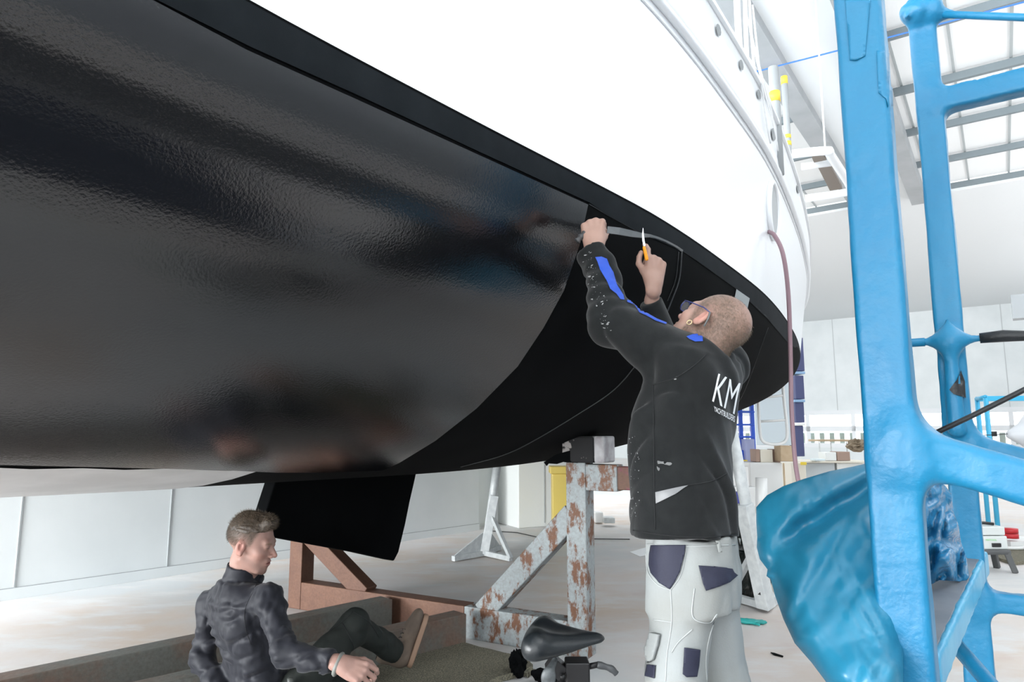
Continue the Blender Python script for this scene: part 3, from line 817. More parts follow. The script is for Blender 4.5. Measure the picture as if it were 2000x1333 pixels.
q = G(1497, 1196); dy = q.y
stand('hull_stand', q + Z * 0.03, P(1453, 985, dy - .1), P(1424, 818, dy - .15), 'galvanised steel stand leaning up behind the standing person', ((G(1425, 1172), False), (G(1515, 1180), True)))
tag(crumple('plastic_bag', G(1462, 1165) + Z * 0.3, 0.21, mat('black_bag', (0.012, 0.016, 0.015), 0.22), 2.2, 'x', 'bag', (0.8, 0.8, 1.3), 3, 0.9), 'black plastic bag standing behind the leaning steel stand', 'bag')
# ================================================================ THE BLUE WRAPPED GANTRY AT THE RIGHT
M_blue = mat('blue_wrapping_film', (0.007, 0.168, 0.335), 0.42, col2=(0.010, 0.20, 0.375), nscale=2.5, nlo=0.3, nhi=0.7, bump=0.35, bscale=14, bdist=0.02)
M_blue_b = mat('blue_tape_pale', (0.09, 0.38, 0.58), 0.4, col2=(0.06, 0.33, 0.54), nscale=5, bump=0.3, bscale=20)
M_bsheet = mat('blue_sheet', (0.014, 0.17, 0.29), 0.34, col2=(0.02, 0.21, 0.34), nscale=2, bump=0.2, bscale=14, bdist=0.01)
M_crump = mat('crumpled_blue_film', (0.02, 0.18, 0.36), 0.16, bump=0.4, bscale=22, bdist=0.02)
M_blk = mat('black_wrapped', (0.012, 0.014, 0.016), 0.45, bump=0.4, bscale=40, bdist=0.01)
gantry = empty('gantry_frame', W(3.0, 0.2, 0), 'tall steel frame wrapped in bright blue film at the right', 'frame')
AXM = basis(A, B, Z)
ND = 2.2
nb_ = P(1716, 500, ND); rb_ = P(1824, 300, 3.3)
def wrinkle(p, amp, seed=0.0, sc=(7, 7, 2.2)): return amp * vfold(p, sc, seed) + amp * 0.5 * vfold(p, (16, 16, 7), seed + 5)
def bx(p, a, b, w, h, rad=0.012, up=Z):
    a = Vector(a); b = Vector(b); x, y, d = frame_axes(b - a, up)
    return s_box(p, (a + b) / 2, (w / 2, h / 2, (b - a).length / 2), rad, basis(x, y, d))
def near_post(p):
    d = s_box(p, (nb_.x, nb_.y, 1.6), (0.074, 0.074, 1.7), 0.014, AXM)
    arm_a = Vector((nb_.x, nb_.y, P(1780, 868, ND).z)); arm_b = P(2060, 1022, ND - 0.29)
    arm_b = arm_a - B * 0.62; arm_b.z = P(2050, 1013, 1.95).z
    e = bx(p, arm_a, arm_b, 0.12, 0.135, 0.03)
    d = smin(d, e, 0.11)
    low = s_seg(p, (nb_.x, nb_.y, 0.02), (nb_.x, nb_.y, 0.03), 0.12, 0.12, Z, 0.2)
    d = smin(d, low, 0.03)
    return d + wrinkle(p, 0.0028, 1.0)
fpo = sdf_obj('front_post', near_post, (nb_.x - .3, nb_.y - .75, -0.02), (nb_.x + .75, nb_.y + .3, 3.32), 0.013, M_blue, gantry)
zx = P(1845, 205, 3.3).z; zk_ = P(1850, 667, 3.25).z
def rear_post(p):
    d = s_box(p, (rb_.x, rb_.y, 1.75), (0.062, 0.062, 1.75), 0.014, AXM)
    pr_ = Vector((rb_.x, rb_.y, 0))
    a = pr_ + Z * zx; d = smin(d, bx(p, a, a - B * 1.1, 0.11, 0.12), 0.05)
    a = pr_ + Z * P(1890, 865, 3.25).z; d = smin(d, bx(p, a, a - B * 0.9 - Z * 0.27, 0.09, 0.1, 0.03), 0.10)
    a = pr_ + Z * (P(1940, 1192, 3.1).z); d = smin(d, bx(p, a, a - B * 1.0, 0.09, 0.09), 0.06)
    # bunched film where the thin rod crosses
    a = pr_ + Z * zk_ - A * 0.1; d2 = s_seg(p, a, a - Z * 0.42, 0.03, 0.04)
    d2 = smin(d2, s_seg(p, a - A * .0 + B * 0.16, a - B * 0.22, 0.018, 0.022), 0.10)
    d2 = smin(d2, s_seg(p, a, a + Z * 0.1, 0.02, 0.01), 0.08)
    d = smin(d, d2, 0.035)
    a = pr_ + Z * P(1790, 35, 3.3).z - A * 0.05
    d = smin(d, s_ell(p, a, (0.11, 0.09, 0.08)) + 0.02 * vfold(p, (14, 14, 14), 3), 0.03)
    d = smin(d, s_seg(p, a, a - B * 0.14 - Z * 0.06, 0.05, 0.02), 0.05)
    return d + wrinkle(p, 0.0035, 9.0)
rpo = sdf_obj('rear_post', rear_post, (rb_.x - .3, rb_.y - .9, -0.02), (rb_.x + 1.05, rb_.y + .3, 3.52), 0.015, M_blue, gantry)
R0 = Vector((rb_.x, rb_.y, 0))
a = R0 + Z * P(1800, 45, 3.3).z - A * 0.06
tube('diagonal_rod', [a - B * .05, a - B * 1.2 - Z * 0.5 * 1.0], 0.018, M_blue, gantry, 10)
a = R0 + Z * zk_ - A * 0.1
tube('wrapped_rod', [a + B * 0.35, a + B * 0.1], 0.021, M_blue, gantry, 10)
bm = bmesh.new(); q0 = a - B * 0.12; add_tube(bm, [q0 - B * (0.09 * i) + Vector((0, 0, 0.004 * math.sin(i * 2.1))) for i in range(11)], [0.024 + 0.004 * math.sin(i * 1.7) for i in range(11)], 10)
bm_obj('black_rod', bm, M_blk, gantry, smooth=True)
tube('thin_rod', [P(1828, 846, 2.95), P(1900, 812, 2.9), P(2010, 757, 2.8), P(2150, 688, 2.7)], 0.011, M_blk, gantry, 8)
q = P(1853, 1255, 2.9)
tube('lower_brace', [P(1845, 1235, 3.0), P(1940, 1345, 2.7), P(2010, 1430, 2.55)], 0.03, M_blue, gantry, 10)
# step plank with a pale taped edge
zpl = 0.70
pe0 = G(1920, 1077, zpl); pe1 = G(1826, 1272, 0.575); dd = (pe0 - pe1).normalized(); pp_ = Vector((-dd.y, dd.x, 0))
pe1b = pe1 - dd * 0.04
M_plank = mat('grey_step_board', (0.17, 0.19, 0.22), 0.6, col2=(0.22, 0.24, 0.27), nscale=6)
L = (pe0 - pe1b).length
box('step_board', (pe0 + pe1b) / 2 + pp_ * 0.085 - Z * 0.02, (L, 0.17, 0.04), M_plank, gantry, (dd, pp_, dd.cross(pp_)), 0.004)
def edge_f(p):
    return s_box(p, (pe0 + pe1b) / 2 - Z * 0.052 - pp_ * 0.006, (L / 2 + .01, 0.014, 0.055), 0.01, basis(dd, pp_, dd.cross(pp_))) + 0.002 * vfold(p, (9, 9, 3), 2)
cc = (pe0 + pe1b) / 2
sdf_obj('taped_edge', edge_f, (min(pe0.x, pe1b.x) - .05, min(pe0.y, pe1b.y) - .05, .40), (max(pe0.x, pe1b.x) + .05, max(pe0.y, pe1b.y) + .05, zpl + .04), 0.011, M_blue_b, gantry)
# dark bare patch showing through the torn film on the rear post
rp = bvh_of(rpo)
patch('torn_gap', rp, [(1868, 742), (1876, 724), (1884, 745), (1886, 778), (1862, 770), (1855, 762)], M_blk, gantry, off=0.004, step=6)
npv = bvh_of(fpo)
for poly in ([(1650, 0), (1654, 40), (1660, 118), (1672, 119), (1690, 110), (1700, 0)], [(1712, 100), (1716, 182), (1730, 194), (1733, 210), (1742, 208), (1738, 100)]):
    patch('tape_strip', npv, poly, M_blue, gantry, off=0.003, step=9, thick=0.002)

def billow(name, poly, dfn, thick, m, parent=None, step=9, sub=0):
    """hanging film: outline at its own distance, real depth between front and back"""
    pts = []; n = len(poly)
    for i in range(n):
        a = Vector(poly[i]); b = Vector(poly[(i + 1) % n]); k = max(1, int((b - a).length / step))
        for j in range(k): pts.append(a + (b - a) * (j / k))
    nb = len(pts); edges = [(i, (i + 1) % nb) for i in range(nb)]; q = [Vector((p[0], p[1])) for p in pts]
    pl = [tuple(v) for v in poly]; xs = [p[0] for p in poly]; ys = [p[1] for p in poly]
    ear = np.array([tuple(p) for p in pts])
    x = min(xs) + step / 2; r_ = 0
    while x < max(xs):
        y = min(ys) + (step / 2 if r_ % 2 else step)
        while y < max(ys):
            if inside((x, y), pl) and np.sqrt(((ear - (x, y)) ** 2).sum(1)).min() > step * 0.6: q.append(Vector((x, y)))
            y += step
        x += step * 0.87; r_ += 1
    r = delaunay_2d_cdt(q, edges, [], 1, 0.01)
    xy = np.array([tuple(v) for v in r[0]]); de = np.array([np.sqrt(((ear - v) ** 2).sum(1)).min() for v in xy])
    prof = 1 - np.exp(-de / 28.0); dd_ = dfn(xy[:, 0], xy[:, 1])
    fr = [P(xy[i][0], xy[i][1], dd_[i] - thick * prof[i] * 0.5) for i in range(len(xy))]
    bk = [P(xy[i][0], xy[i][1], dd_[i] + thick * prof[i] * 0.5 + 0.003) for i in range(len(xy))]
    N = len(xy); fs = [list(f) for f in r[2]]; fb = [[i + N for i in f[::-1]] for f in fs]
    cnt = {}
    for f in fs:
        for i in range(len(f)):
            e_ = (f[i], f[(i + 1) % len(f)]); cnt[e_] = cnt.get(e_, 0) + 1
    side = [[a_, a_ + N, b_ + N, b_] for (a_, b_) in cnt if (b_, a_) not in cnt]
    o = mesh_obj(name, fr + bk, fs + fb + side, m, parent, smooth=True)
    bm = bmesh.new(); bm.from_mesh(o.data); bmesh.ops.recalc_face_normals(bm, faces=bm.faces); bm.to_mesh(o.data); bm.free()
    return o
def fold2(x, y, ang_, sc, st, seed):
    c, s_ = math.cos(ang_), math.sin(ang_)
    u = (x * c + y * s_) / sc; v = (-x * s_ + y * c) / st
    return vfold(np.stack([u, v, np.zeros_like(u) + seed], 1), (1, 1, 1))
def sheet_d(x, y):
    # fans of creases spread from the gathered left corner and from the tied lower corner
    a1 = np.arctan2(y - 1010, x - 1440); r1 = np.hypot(x - 1440, y - 1010)
    f1 = vfold(np.stack([a1 * 4.0, r1 / 260, a1 * 0 + 0.7], 1), (1, 1, 1)) * np.clip(r1 / 160, 0.2, 1)
    a2 = np.arctan2(y - 1300, x - 1500); r2 = np.hypot(x - 1500, y - 1300)
    f2_ = vfold(np.stack([a2 * 5.0, r2 / 300, a2 * 0 + 3.3], 1), (1, 1, 1)) * np.clip(r2 / 200, 0.2, 1)
    base = 2.52 - (x - 1600) * 0.0006 - np.clip((y - 1000), -200, 400) * 0.0011
    base = base + 0.10 * np.exp(-((y - (1075 - (x - 1500) * 0.62)) / 26.0) ** 2) * np.clip((x - 1500) / 60, 0, 1)
    return base + 0.014 * f1 + 0.012 * f2_ + 0.006 * fold2(x, y, 0.5, 40, 120, 1.0) + 0.005 * fold2(x, y, -0.5, 22, 90, 6.0)
SH = [(1477, 991), (1498, 968), (1530, 950), (1570, 936), (1620, 921), (1665, 912), (1705, 903), (1760, 905), (1765, 1400), (1690, 1400), (1615, 1335), (1585, 1295), (1552, 1257), (1530, 1210), (1514, 1165),
      (1505, 1132), (1497, 1126), (1499, 1113), (1484, 1093), (1478, 1070), (1479, 1050), (1477, 1020)]
tag(billow('plastic_sheet', SH, sheet_d, 0.22, M_bsheet, None, 8), 'large creased blue plastic sheet bulging out left of the near blue post', 'sheet')
def crump_d(x, y): return 2.72 + (x - 1800) * 0.002 + 0.09 * fold2(x, y, 0.25, 16, 60, 4.0) + 0.03 * fold2(x, y, 1.2, 20, 30, 8.0)
tag(billow('plastic_bundle', [(1790, 950), (1815, 935), (1845, 948), (1858, 965), (1862, 1000), (1872, 1025), (1877, 1060), (1888, 1090), (1891, 1112), (1893, 1128), (1884, 1137), (1835, 1134), (1812, 1146), (1790, 1160)], crump_d, 0.14, M_crump, None, 6),
    'crumpled blue film bundle hanging between the two blue posts above the step board', 'film')

# ================================================================ SADDLE STOOL
M_leather = mat('black_saddle', (0.010, 0.013, 0.0155), 0.36, bump=0.06, bscale=220, spec=0.5)
e = empty('saddle_stool', Vector((P(1105, 1300, 2.0).x, 2.0, 0)), 'black work stool with a bicycle-style saddle and lever', 'stool')
SD = 2.0
S1 = P(1064, 1236, SD + 0.1); S2 = P(1046, 1270, SD - 0.10); SN = P(1161, 1264, SD + 0.0)
def saddle(p):
    d = None
    for k in range(11):
        u = k / 10; q = S1 * (1 - u) + S2 * u; rr = 0.036 + 0.006 * math.sin(u * math.pi)
        c = s_seg(p, q, SN, rr, 0.031, Z, 0.95); d = c if d is None else smin(d, c, 0.012)
    # raised rear lip, sunk middle
    d = smin(d, s_seg(p, S1 + Z * 0.012, S2 + Z * 0.012, 0.033, 0.03), 0.02)
    mid = (S1 + S2) * 0.3 + SN * 0.4
    d = smax(d, -s_ell(p, mid + Z * 0.085, (0.09, 0.06, 0.045)), 0.03)
    d = smax(d, (p[:, 2] * 0 - (p[:, 2] - (S2.z - 0.028 + (p[:, 0] - S2.x) * 0.12))), 0.015)
    return d
sdf_obj('saddle', saddle, (S2.x - .09, SD - .2, S2.z - .08), (SN.x + .08, SD + .2, S1.z + .09), 0.005, M_leather, e)
M_blkm = mat('black_metal', (0.007, 0.007, 0.008), 0.4, spec=0.4)
cb = P(1118, 1312, SD)
bm = bmesh.new(); add_box(bm, cb + Vector((0.012, -0.01, 0)), (0.065, 0.06, 0.068)); bm_obj('tilt_box', bm, M_blkm, e, bevel=0.004)
bm = bmesh.new(); add_box(bm, cb + Vector((-0.045, 0.0, 0.012)), (0.05, 0.05, 0.04), (Vector((.8, 0, -.6)), Vector((0, 1, 0)), Vector((.6, 0, .8)))); bm_obj('bracket', bm, M_blkm, e, bevel=0.003)
tube('bolt', [cb + Vector((-0.03, -0.05, 0.0)), cb + Vector((-0.03, -0.035, 0.0))], 0.007, M_blkm, e, 8)
tube('lever_pin', [P(1148, 1303, SD - .02), P(1168, 1299, SD - .02)], 0.008, M_blkm, e, 12)
bm = bmesh.new(); add_tube(bm, curve_pts([P(1166, 1299, SD - .02), P(1182, 1303, SD - .02), P(1195, 1308, SD - .02), P(1204, 1317, SD - .02)], 4), [0.009 + 0.001 * math.sin(i) for i in range(13)], 10)
bm_obj('lever', bm, mat('grey_rubber', (0.04, 0.043, 0.046), 0.5), e, smooth=True)
def paddle(p):
    return smin(s_seg(p, P(1084, 1290, SD - .05), P(1073, 1312, SD - .07), 0.008, 0.012), s_ell(p, P(1071, 1326, SD - .08), (0.02, 0.009, 0.026)), 0.015)
q = P(1075, 1315, SD - .07); sdf_obj('paddle', paddle, (q.x - .05, q.y - .05, q.z - .08), (q.x + .05, q.y + .06, q.z + .06), 0.003, mat('worn_grey', (0.035, 0.04, 0.043), 0.5, col2=(0.09, 0.1, 0.105), nscale=40), e)
cx_ = P(1100, 1325, SD + 0.03)
tube('gas_column', [Vector((cx_.x, cx_.y, cx_.z)), Vector((cx_.x, cx_.y, 0.12))], 0.018, M_blkm, e, 16)
for k in range(5):
    a = k * 2 * math.pi / 5; q = Vector((cx_.x + math.cos(a) * 0.25, cx_.y + math.sin(a) * 0.25, 0.07))
    lg = beam('base_leg', Vector((cx_.x, cx_.y, 0.12)), q, 0.035, 0.03, M_blkm, e, 0.005)
    tube('castor', [q + Vector((-math.sin(a) * .015, math.cos(a) * .015, -0.042)), q + Vector((math.sin(a) * .015, -math.cos(a) * .015, -0.042))], 0.027, M_blkm, lg, 14)

# ================================================================ THINGS FAR BACK IN THE HALL
def pbox(name, px0, px1, yt, yb, d, depth, m, lab, cat, group=None, parent=None, rz=0.0, bevel=0.01):
    """a box seen between those pixel columns, standing at distance d"""
    c0 = P((px0 + px1) / 2, yb, d); w = (px1 - px0) / F * d / 0.99; h_ = P(px0, yt, d).z - c0.z
    o = box(name, c0 + Vector((0, depth / 2, h_ / 2)), (w, depth, h_), m, parent, (Vector((math.cos(rz), math.sin(rz), 0)), Vector((-math.sin(rz), math.cos(rz), 0)), Z), bevel)
    return tag(o, lab, cat, group) if lab else o
M_cab = mat('white_cabinet', (0.8, 0.82, 0.8), 0.4); M_cream = mat('cream_board', (0.74, 0.7, 0.6), 0.5)
M_card = mat('cardboard', (0.52, 0.40, 0.27), 0.8, col2=(0.46, 0.34, 0.22), nscale=8); M_tan = mat('brown_board', (0.36, 0.25, 0.2), 0.7)
M_sblue = mat('lift_blue', (0.03, 0.11, 0.62), 0.4); M_wpl = mat('white_plastic', (0.8, 0.81, 0.8), 0.35); M_ind = mat('indigo_grid', (0.06, 0.07, 0.17), 0.5)
def gd(y): return G(1000, y).y
# cabinets behind the left stand
d0 = gd(1033)
cab = empty('cabinet', G(1060, 1033), 'white cabinet block standing beyond the left partition wall', 'cabinet')
hz = 2.3
a_, b_, c_ = G(972, 1022), G(1013, 1033), G(1130, 1024)
bm = bmesh.new(); q = [a_, b_, c_, c_ + (a_ - b_)]; lo_ = [bm.verts.new(v) for v in q]; hi_ = [bm.verts.new(v + Z * hz) for v in q]
bm.faces.new(lo_[::-1]); bm.faces.new(hi_); [bm.faces.new([lo_[i], lo_[(i + 1) % 4], hi_[(i + 1) % 4], hi_[i]]) for i in range(4)]
bm_obj('body', bm, M_cab, cab, bevel=0.01)
beam('door_gap', b_.lerp(c_, 0.42) + Z * 0.05 - (c_ - b_).normalized().cross(Z) * -0.0, b_.lerp(c_, 0.42) + Z * 2.2, 0.012, 0.02, M_joint, cab)
q0, q1 = G(930, 1036), G(975, 1024)
wl2 = (q1 - q0).normalized(); 
bm = bmesh.new(); add_box(bm, (q0 + q1) / 2 + Z * 2 + Vector((0, .35, 0)), ((q1 - q0).length + 1.2, 0.1, 4), (wl2, Vector((-wl2.y, wl2.x, 0)), Z)); tag(bm_obj('wall_recess', bm, mat('recess_white', (0.66, 0.69, 0.69), 0.6)), kind='structure')
q = (q0 + q1) / 2 + Vector((-0.12, 0.27, 0)); 
tag(box('tape_mark', P(946, 950, q.y), (0.16, 0.006, 0.05), mat('pale_blue_tape', (0.3, 0.55, 0.7), 0.6)), 'short strip of pale blue tape on the recessed wall beside the left stand', 'tape')
bn = empty('bin', G(1097, 1046), 'yellow plastic bin with a lid beside the white cabinets', 'bin')
d1 = gd(1046)
pbox('body', 1080, 1112, 926, 1044, d1, 0.3, mat('bin_yellow', (0.72, 0.55, 0.13), 0.45), None, None, parent=bn)
pbox('lid', 1075, 1117, 912, 926, d1 - .03, 0.36, mat('bin_yellow', (0.72, 0.55, 0.13), 0.45), None, None, parent=bn)
d1 = gd(1024)
for i, (x0, x1, yt, yb, m) in enumerate(((1163, 1178, 1002, 1022, M_wpl), (1180, 1201, 1012, 1023, M_steel))):
    pbox('metal_part', x0, x1, yt, yb, d1 - .3 * i, 0.2, m, ['pale box among the metal parts on the floor past the post', 'low grey metal part on the floor right of the pale box'][i], 'part', 'loose parts on the far floor')
tag(tube('cable', [G(962, 1038, .01), G(1010, 1041, .01), G(1060, 1052, .01), G(1230, 1054, .01)], 0.006, M_dark, n=6), 'thin black cable lying along the floor by the white cabinets', 'cable')
# scissor lift
d1 = 11.0
lf = empty('scissor_lift', G(1450, 978), 'bright blue scissor lift behind the standing person', 'lift')
pbox('base', 1425, 1474, 880, 910, d1, 0.7, M_sblue, None, None, parent=lf)
for x in (1432, 1447, 1470): 
    pbox('mast', x, x + 7, 780, 885, d1 + .1, 0.08, M_sblue, None, None, parent=lf)
for y in (803, 828, 852): pbox('rung', 1430, 1474, y, y + 4, d1 + .02, 0.05, M_sblue, None, None, parent=lf)
pbox('control_box', 1458, 1476, 858, 906, d1 - .1, 0.3, mat('lilac_box', (0.35, 0.38, 0.6), 0.5), None, None, parent=lf)
pbox('wheel_guard', 1453, 1461, 899, 911, d1 - .12, 0.2, M_yel, None, None, parent=lf)
pbox('chassis', 1425, 1470, 912, 975, d1, 0.7, M_wpl, None, None, parent=lf)
# rounded rail frame hanging, grid column
d1 = 9.5
e = empty('rail_frame', P(1515, 868, d1), 'white tubular rail frame with rounded lower corners behind the mauve hose', 'frame')
tube('outer_tube', curve_pts([P(1482, 700, d1), P(1481, 780, d1), P(1484, 840, d1), P(1489, 861, d1), P(1505, 868, d1), P(1525, 867, d1), P(1536, 858, d1), P(1537, 835, d1), P(1531, 780, d1), P(1526, 700, d1)], 6), 0.022, M_wpl, e, 8)
tube('rung', [P(1482, 824, d1), P(1534, 821, d1)], 0.016, M_wpl, e, 8); tube('rung', [P(1481, 778, d1), P(1529, 773, d1)], 0.016, M_wpl, e, 8)
pbox('far_panel', 1478, 1548, 640, 870, 13.0, 0.1, mat('pale_steel_panel', (0.55, 0.62, 0.66), 0.35), 'pale blue-grey panel standing behind the white rail frame', 'panel')
gc = empty('radiator_column', G(1565, 900), 'dark indigo grid column with pale bands right of the yacht bow', 'column')
for y0, y1 in ((660, 725), (734, 780), (786, 826), (832, 892)):
    pbox('grid_panel', 1555, 1572, y0, y1, 14.0, 0.3, M_ind, None, None, parent=gc)
for y0 in (726, 781, 827): pbox('band', 1552, 1573, y0, y0 + 5, 13.95, 0.4, mat('band_blue', (0.25, 0.4, 0.6), 0.5) if y0 < 800 else M_wpl, None, None, parent=gc)
pbox('foot', 1553, 1572, 893, 985, 14.0, 0.3, M_cab, None, None, parent=gc)
# cartons, tables
B_ = [('box', 1477, 1485, 878, 903, 10.2, M_tan, 'brown board box at the left end of the row on the white crates'), ('box', 1486, 1510, 879, 904, 10.2, M_cream, 'cream box between the two brown ones on the white crates'),
      ('box', 1511, 1525, 878, 904, 10.3, M_tan, 'brown box just left of the open tan carton'), ('carton', 1526, 1550, 871, 902, 10.0, M_card, 'open tan cardboard carton under the hose')]
for n_, x0, x1, yt, yb, d_, m, lab in B_: pbox(n_, x0, x1, yt, yb, d_, 0.25, m, lab, 'box', 'boxes in a row on the white crates')
def crate(x0, x1, yt, d_, m, lab, cat='crate', yb=None): 
    yb = yb or 850 + H * 1345 / d_
    return pbox('crate' if cat == 'crate' else cat, x0, x1, yt, yb - 4, d_, 0.5, m, lab, cat)
crate(1470, 1532, 904, 10.1, M_wpl, 'big white crate carrying the row of boxes')
crate(1425, 1466, 912, 9.2, M_wpl, 'white crate partly hidden by the standing person', yb=None)
pbox('crate', 1425, 1478, 952, 990, 8.6, 0.3, M_wpl, 'low white crate in front of the steel stand tube', 'crate')
tag(tube('foil_roll', [P(1487, 1012, 8.0), P(1487, 934, 8.0)], 0.065, M_wpl, n=20), 'upright white roll in front of the big white crate', 'roll')
pbox('canister', 1438, 1450, 962, 985, 8.0, 0.15, mat('navy_can', (0.05, 0.06, 0.3), 0.4), 'small navy canister beside the steel stand', 'canister')
crate(1550, 1578, 905, 12.0, M_cream, 'cream crate with a yellow stripe beside the workbench')
pbox('stripe_label', 1564, 1576, 903, 909, 11.9, 0.02, M_yel, 'yellow stripe on the cream crate', 'label')
wb = empty('workbench', G(1640, 985), 'grey workbench with a pale top behind the blue sheet', 'workbench')
pbox('top', 1566, 1700, 901, 905, 12.6, 0.9, M_cream, None, None, parent=wb); pbox('cabinet', 1578, 1634, 905, 978, 12.7, 0.7, mat('bench_grey', (0.5, 0.54, 0.56), 0.4), None, None, parent=wb)
pbox('cabinet', 1640, 1690, 905, 978, 12.7, 0.7, M_cab, None, None, parent=wb)
pbox('box', 1613, 1634, 884, 900.5, 12.6, 0.3, M_cab, 'white box on the far workbench left of the brown one', 'box'); pbox('box', 1636, 1661, 883, 900.5, 12.6, 0.3, M_tan, 'brown-pink box on the far workbench', 'box')
pbox('tray', 1594, 1612, 897, 901, 12.4, 0.25, mat('pale_tray', (0.65, 0.75, 0.78), 0.4), 'pale shallow tray on the far workbench', 'tray')
tb_ = empty('trestle_table', G(1640, 960), 'narrow table with a thin brown top in front of the far windows', 'table')
pbox('table_top', 1603, 1668, 859, 863, 14.5, 0.6, M_card, None, None, parent=tb_)
for x in (1606, 1629, 1660): pbox('leg', x, x + 1.5, 863, 962, 14.5, 0.04, M_steel, None, None, parent=tb_)
crumple('dry_plant', P(1676, 870, 14.0), 0.13, mat('dry_brown', (0.25, 0.2, 0.14), 0.9), 1.7, 'small brown tangled bundle at the right end of the thin table', 'bundle', (1.3, 1, 0.8), 3, 1.2)
pbox('broom_handle', 1534, 1537, 905, 985, 9.0, 0.03, M_card, 'thin wooden handle leaning against the white crates', 'handle')
# right-hand background
rt = empty('table_frame', G(1950, 960), 'light blue wrapped table frame in front of the far windows at right', 'frame')
d1 = 8.6
M_lb = mat('bright_blue_frame', (0.05, 0.42, 0.68), 0.4)
for x, yb, dd_ in ((1908, 850, 9.0), (1925, 858, 8.6)):
    tube('leg', [P(x, 778, dd_), Vector((P(x, 778, dd_).x, P(x, 778, dd_).y, 0))], 0.028, M_lb, rt, 8)
tube('rail', [P(1908, 780, 9.0), P(1925, 776, 8.6)], 0.028, M_lb, rt, 8); beam('rail', P(1925, 779, 8.6), P(2150, 777, 8.6), 0.05, 0.06, M_lb, rt); beam('rail', P(1908, 780, 9.0), P(2150, 778, 9.0), 0.05, 0.06, M_lb, rt)
def drum_(p):
    a = P(1966, 850, 7.0); b = P(2060, 846, 7.0); c = P(2160, 846, 7.0)
    d = s_seg(p, a, b, 0.03, 0.30); return smin(smax(d, -(p[:, 0] - a.x), 0.02), smax(s_seg(p, b, c, .3, .3), (p[:, 0] - c.x), .03), 0.05)
q = P(2060, 846, 7.0); mo = empty('machine_cone', Vector((q.x, q.y, 0)), 'pale grey conical machine housing at the right edge', 'machine')
sdf_obj('housing', drum_, (P(1950, 850, 7.0).x, q.y - .4, q.z - .42), (P(2180, 850, 7.0).x, q.y + .4, q.z + .42), 0.02, mat('pale_housing', (0.6, 0.62, 0.65), 0.4), mo)
tube('stand_leg', [Vector((q.x, q.y, q.z - .28)), Vector((q.x, q.y, 0))], 0.04, M_steel, mo, 10)
tube('control_wire', [P(1915, 851, 6.8), P(1945, 850, 6.8), P(1968, 848, 6.8)], 0.004, M_dark, mo, 6)
box('control_switch', P(1942, 848, 6.78), (0.035, 0.03, 0.05), M_dark, mo)
# step stool, cases, buckets
q = G(1940, 1116); d1 = q.y
ss = empty('step_stool', Vector((q.x, q.y, 0)), 'dark grey plastic step stool under the white tool cases', 'stool')
M_dg = mat('dark_grey_plastic', (0.075, 0.078, 0.08), 0.5)
zs = P(1940, 1072, d1).z
box('seat', Vector((q.x - 0.02, d1 + 0.02, zs - 0.02)), (0.28, 0.24, 0.045), M_dg, ss, bevel=0.015)
for sx in (-1, 1):
    for sy in (-1, 1): beam('leg', Vector((q.x - 0.02 + sx * 0.11, d1 + .02 + sy * 0.09, zs - 0.02)), Vector((q.x - 0.02 + sx * 0.155, d1 + .02 + sy * 0.12, 0)), 0.05, 0.05, M_dg, ss, 0.008)
M_case = mat('case_grey', (0.58, 0.61, 0.6), 0.4)
c1 = empty('tool_case', P(1935, 1068, d1), 'lower white tool case standing on the step stool', 'case')
z0 = zs + 0.002
box('body', Vector((q.x - 0.04, d1 + 0.05, z0 + 0.06)), (0.30, 0.24, 0.12), M_case, c1, bevel=0.01); box('latch', Vector((q.x + 0.0, d1 - 0.075, z0 + 0.04)), (0.08, 0.02, 0.035), M_dark, c1, bevel=0.004)
bm = None
o = lay_text('lettering', None, 'FESTOOL', [(0, 1), (1, 1), (1, 0), (0, 0)], mat('green_print', (0.15, 0.55, 0.12), 0.5), None, bold=0.01, seg=0)
for v in o.data.vertices:
    u, w_ = v.co.x, v.co.y; v.co = Vector((q.x - 0.09 + u * 0.10, d1 - 0.072, z0 + 0.078 + w_ * 0.014))
rooted(o, c1)
c2 = empty('tool_case', P(1935, 1040, d1), 'upper pale tool case with loose black tools on its lid', 'case')
box('body', Vector((q.x - 0.045, d1 + 0.05, z0 + 0.165)), (0.29, 0.23, 0.08), M_case, c2, bevel=0.01)
tag(tube('black_tool', [Vector((q.x - 0.14, d1 + .0, z0 + 0.225)), Vector((q.x - 0.05, d1, z0 + 0.23)), Vector((q.x + 0.03, d1 - .02, z0 + 0.222))], 0.014, M_dark, n=8), 'black hand tool lying on the upper tool case', 'tool')
tag(box('crate', P(1985, 1052, 7.75) - Z * (P(1985, 1052, 7.75).z / 2 + .003), (0.42, 0.4, P(1985, 1052, 7.75).z - .004), M_wpl, None), 'low white crate under the red tubs at the right edge', 'crate')
for k in range(2):
    p_ = P(1974, 1052, 7.6); zr0 = P(1974, 1052, 7.6).z
    tag(tube('red_tub', [Vector((p_.x, p_.y, zr0 + 0.055 * k + .002)), Vector((p_.x, p_.y, zr0 + 0.05 + 0.055 * k))], 0.075, mat('red_plastic', (0.62, 0.03, 0.04), 0.4), n=20), ['lower red round tub at the right edge', 'upper red round tub stacked at the right edge'][k], 'tub', 'stacked red tubs')
tag(flat_slab('rope_mat', [(1938, 1092), (1955, 1075), (2060, 1072), (2060, 1104), (1975, 1104)], M_mat, 0.03, jag=1.0, seed=5), 'coarse grey mat on the far floor at the right edge', 'mat')
p_ = G(1975, 1078); tag(tube('white_ring', [p_ + Vector((math.cos(k * .5236) * .13, math.sin(k * .5236) * .1, 0.05)) for k in range(12)], 0.018, M_wpl, n=8, closed=True), 'white plastic ring lying on the coarse mat at right', 'ring')
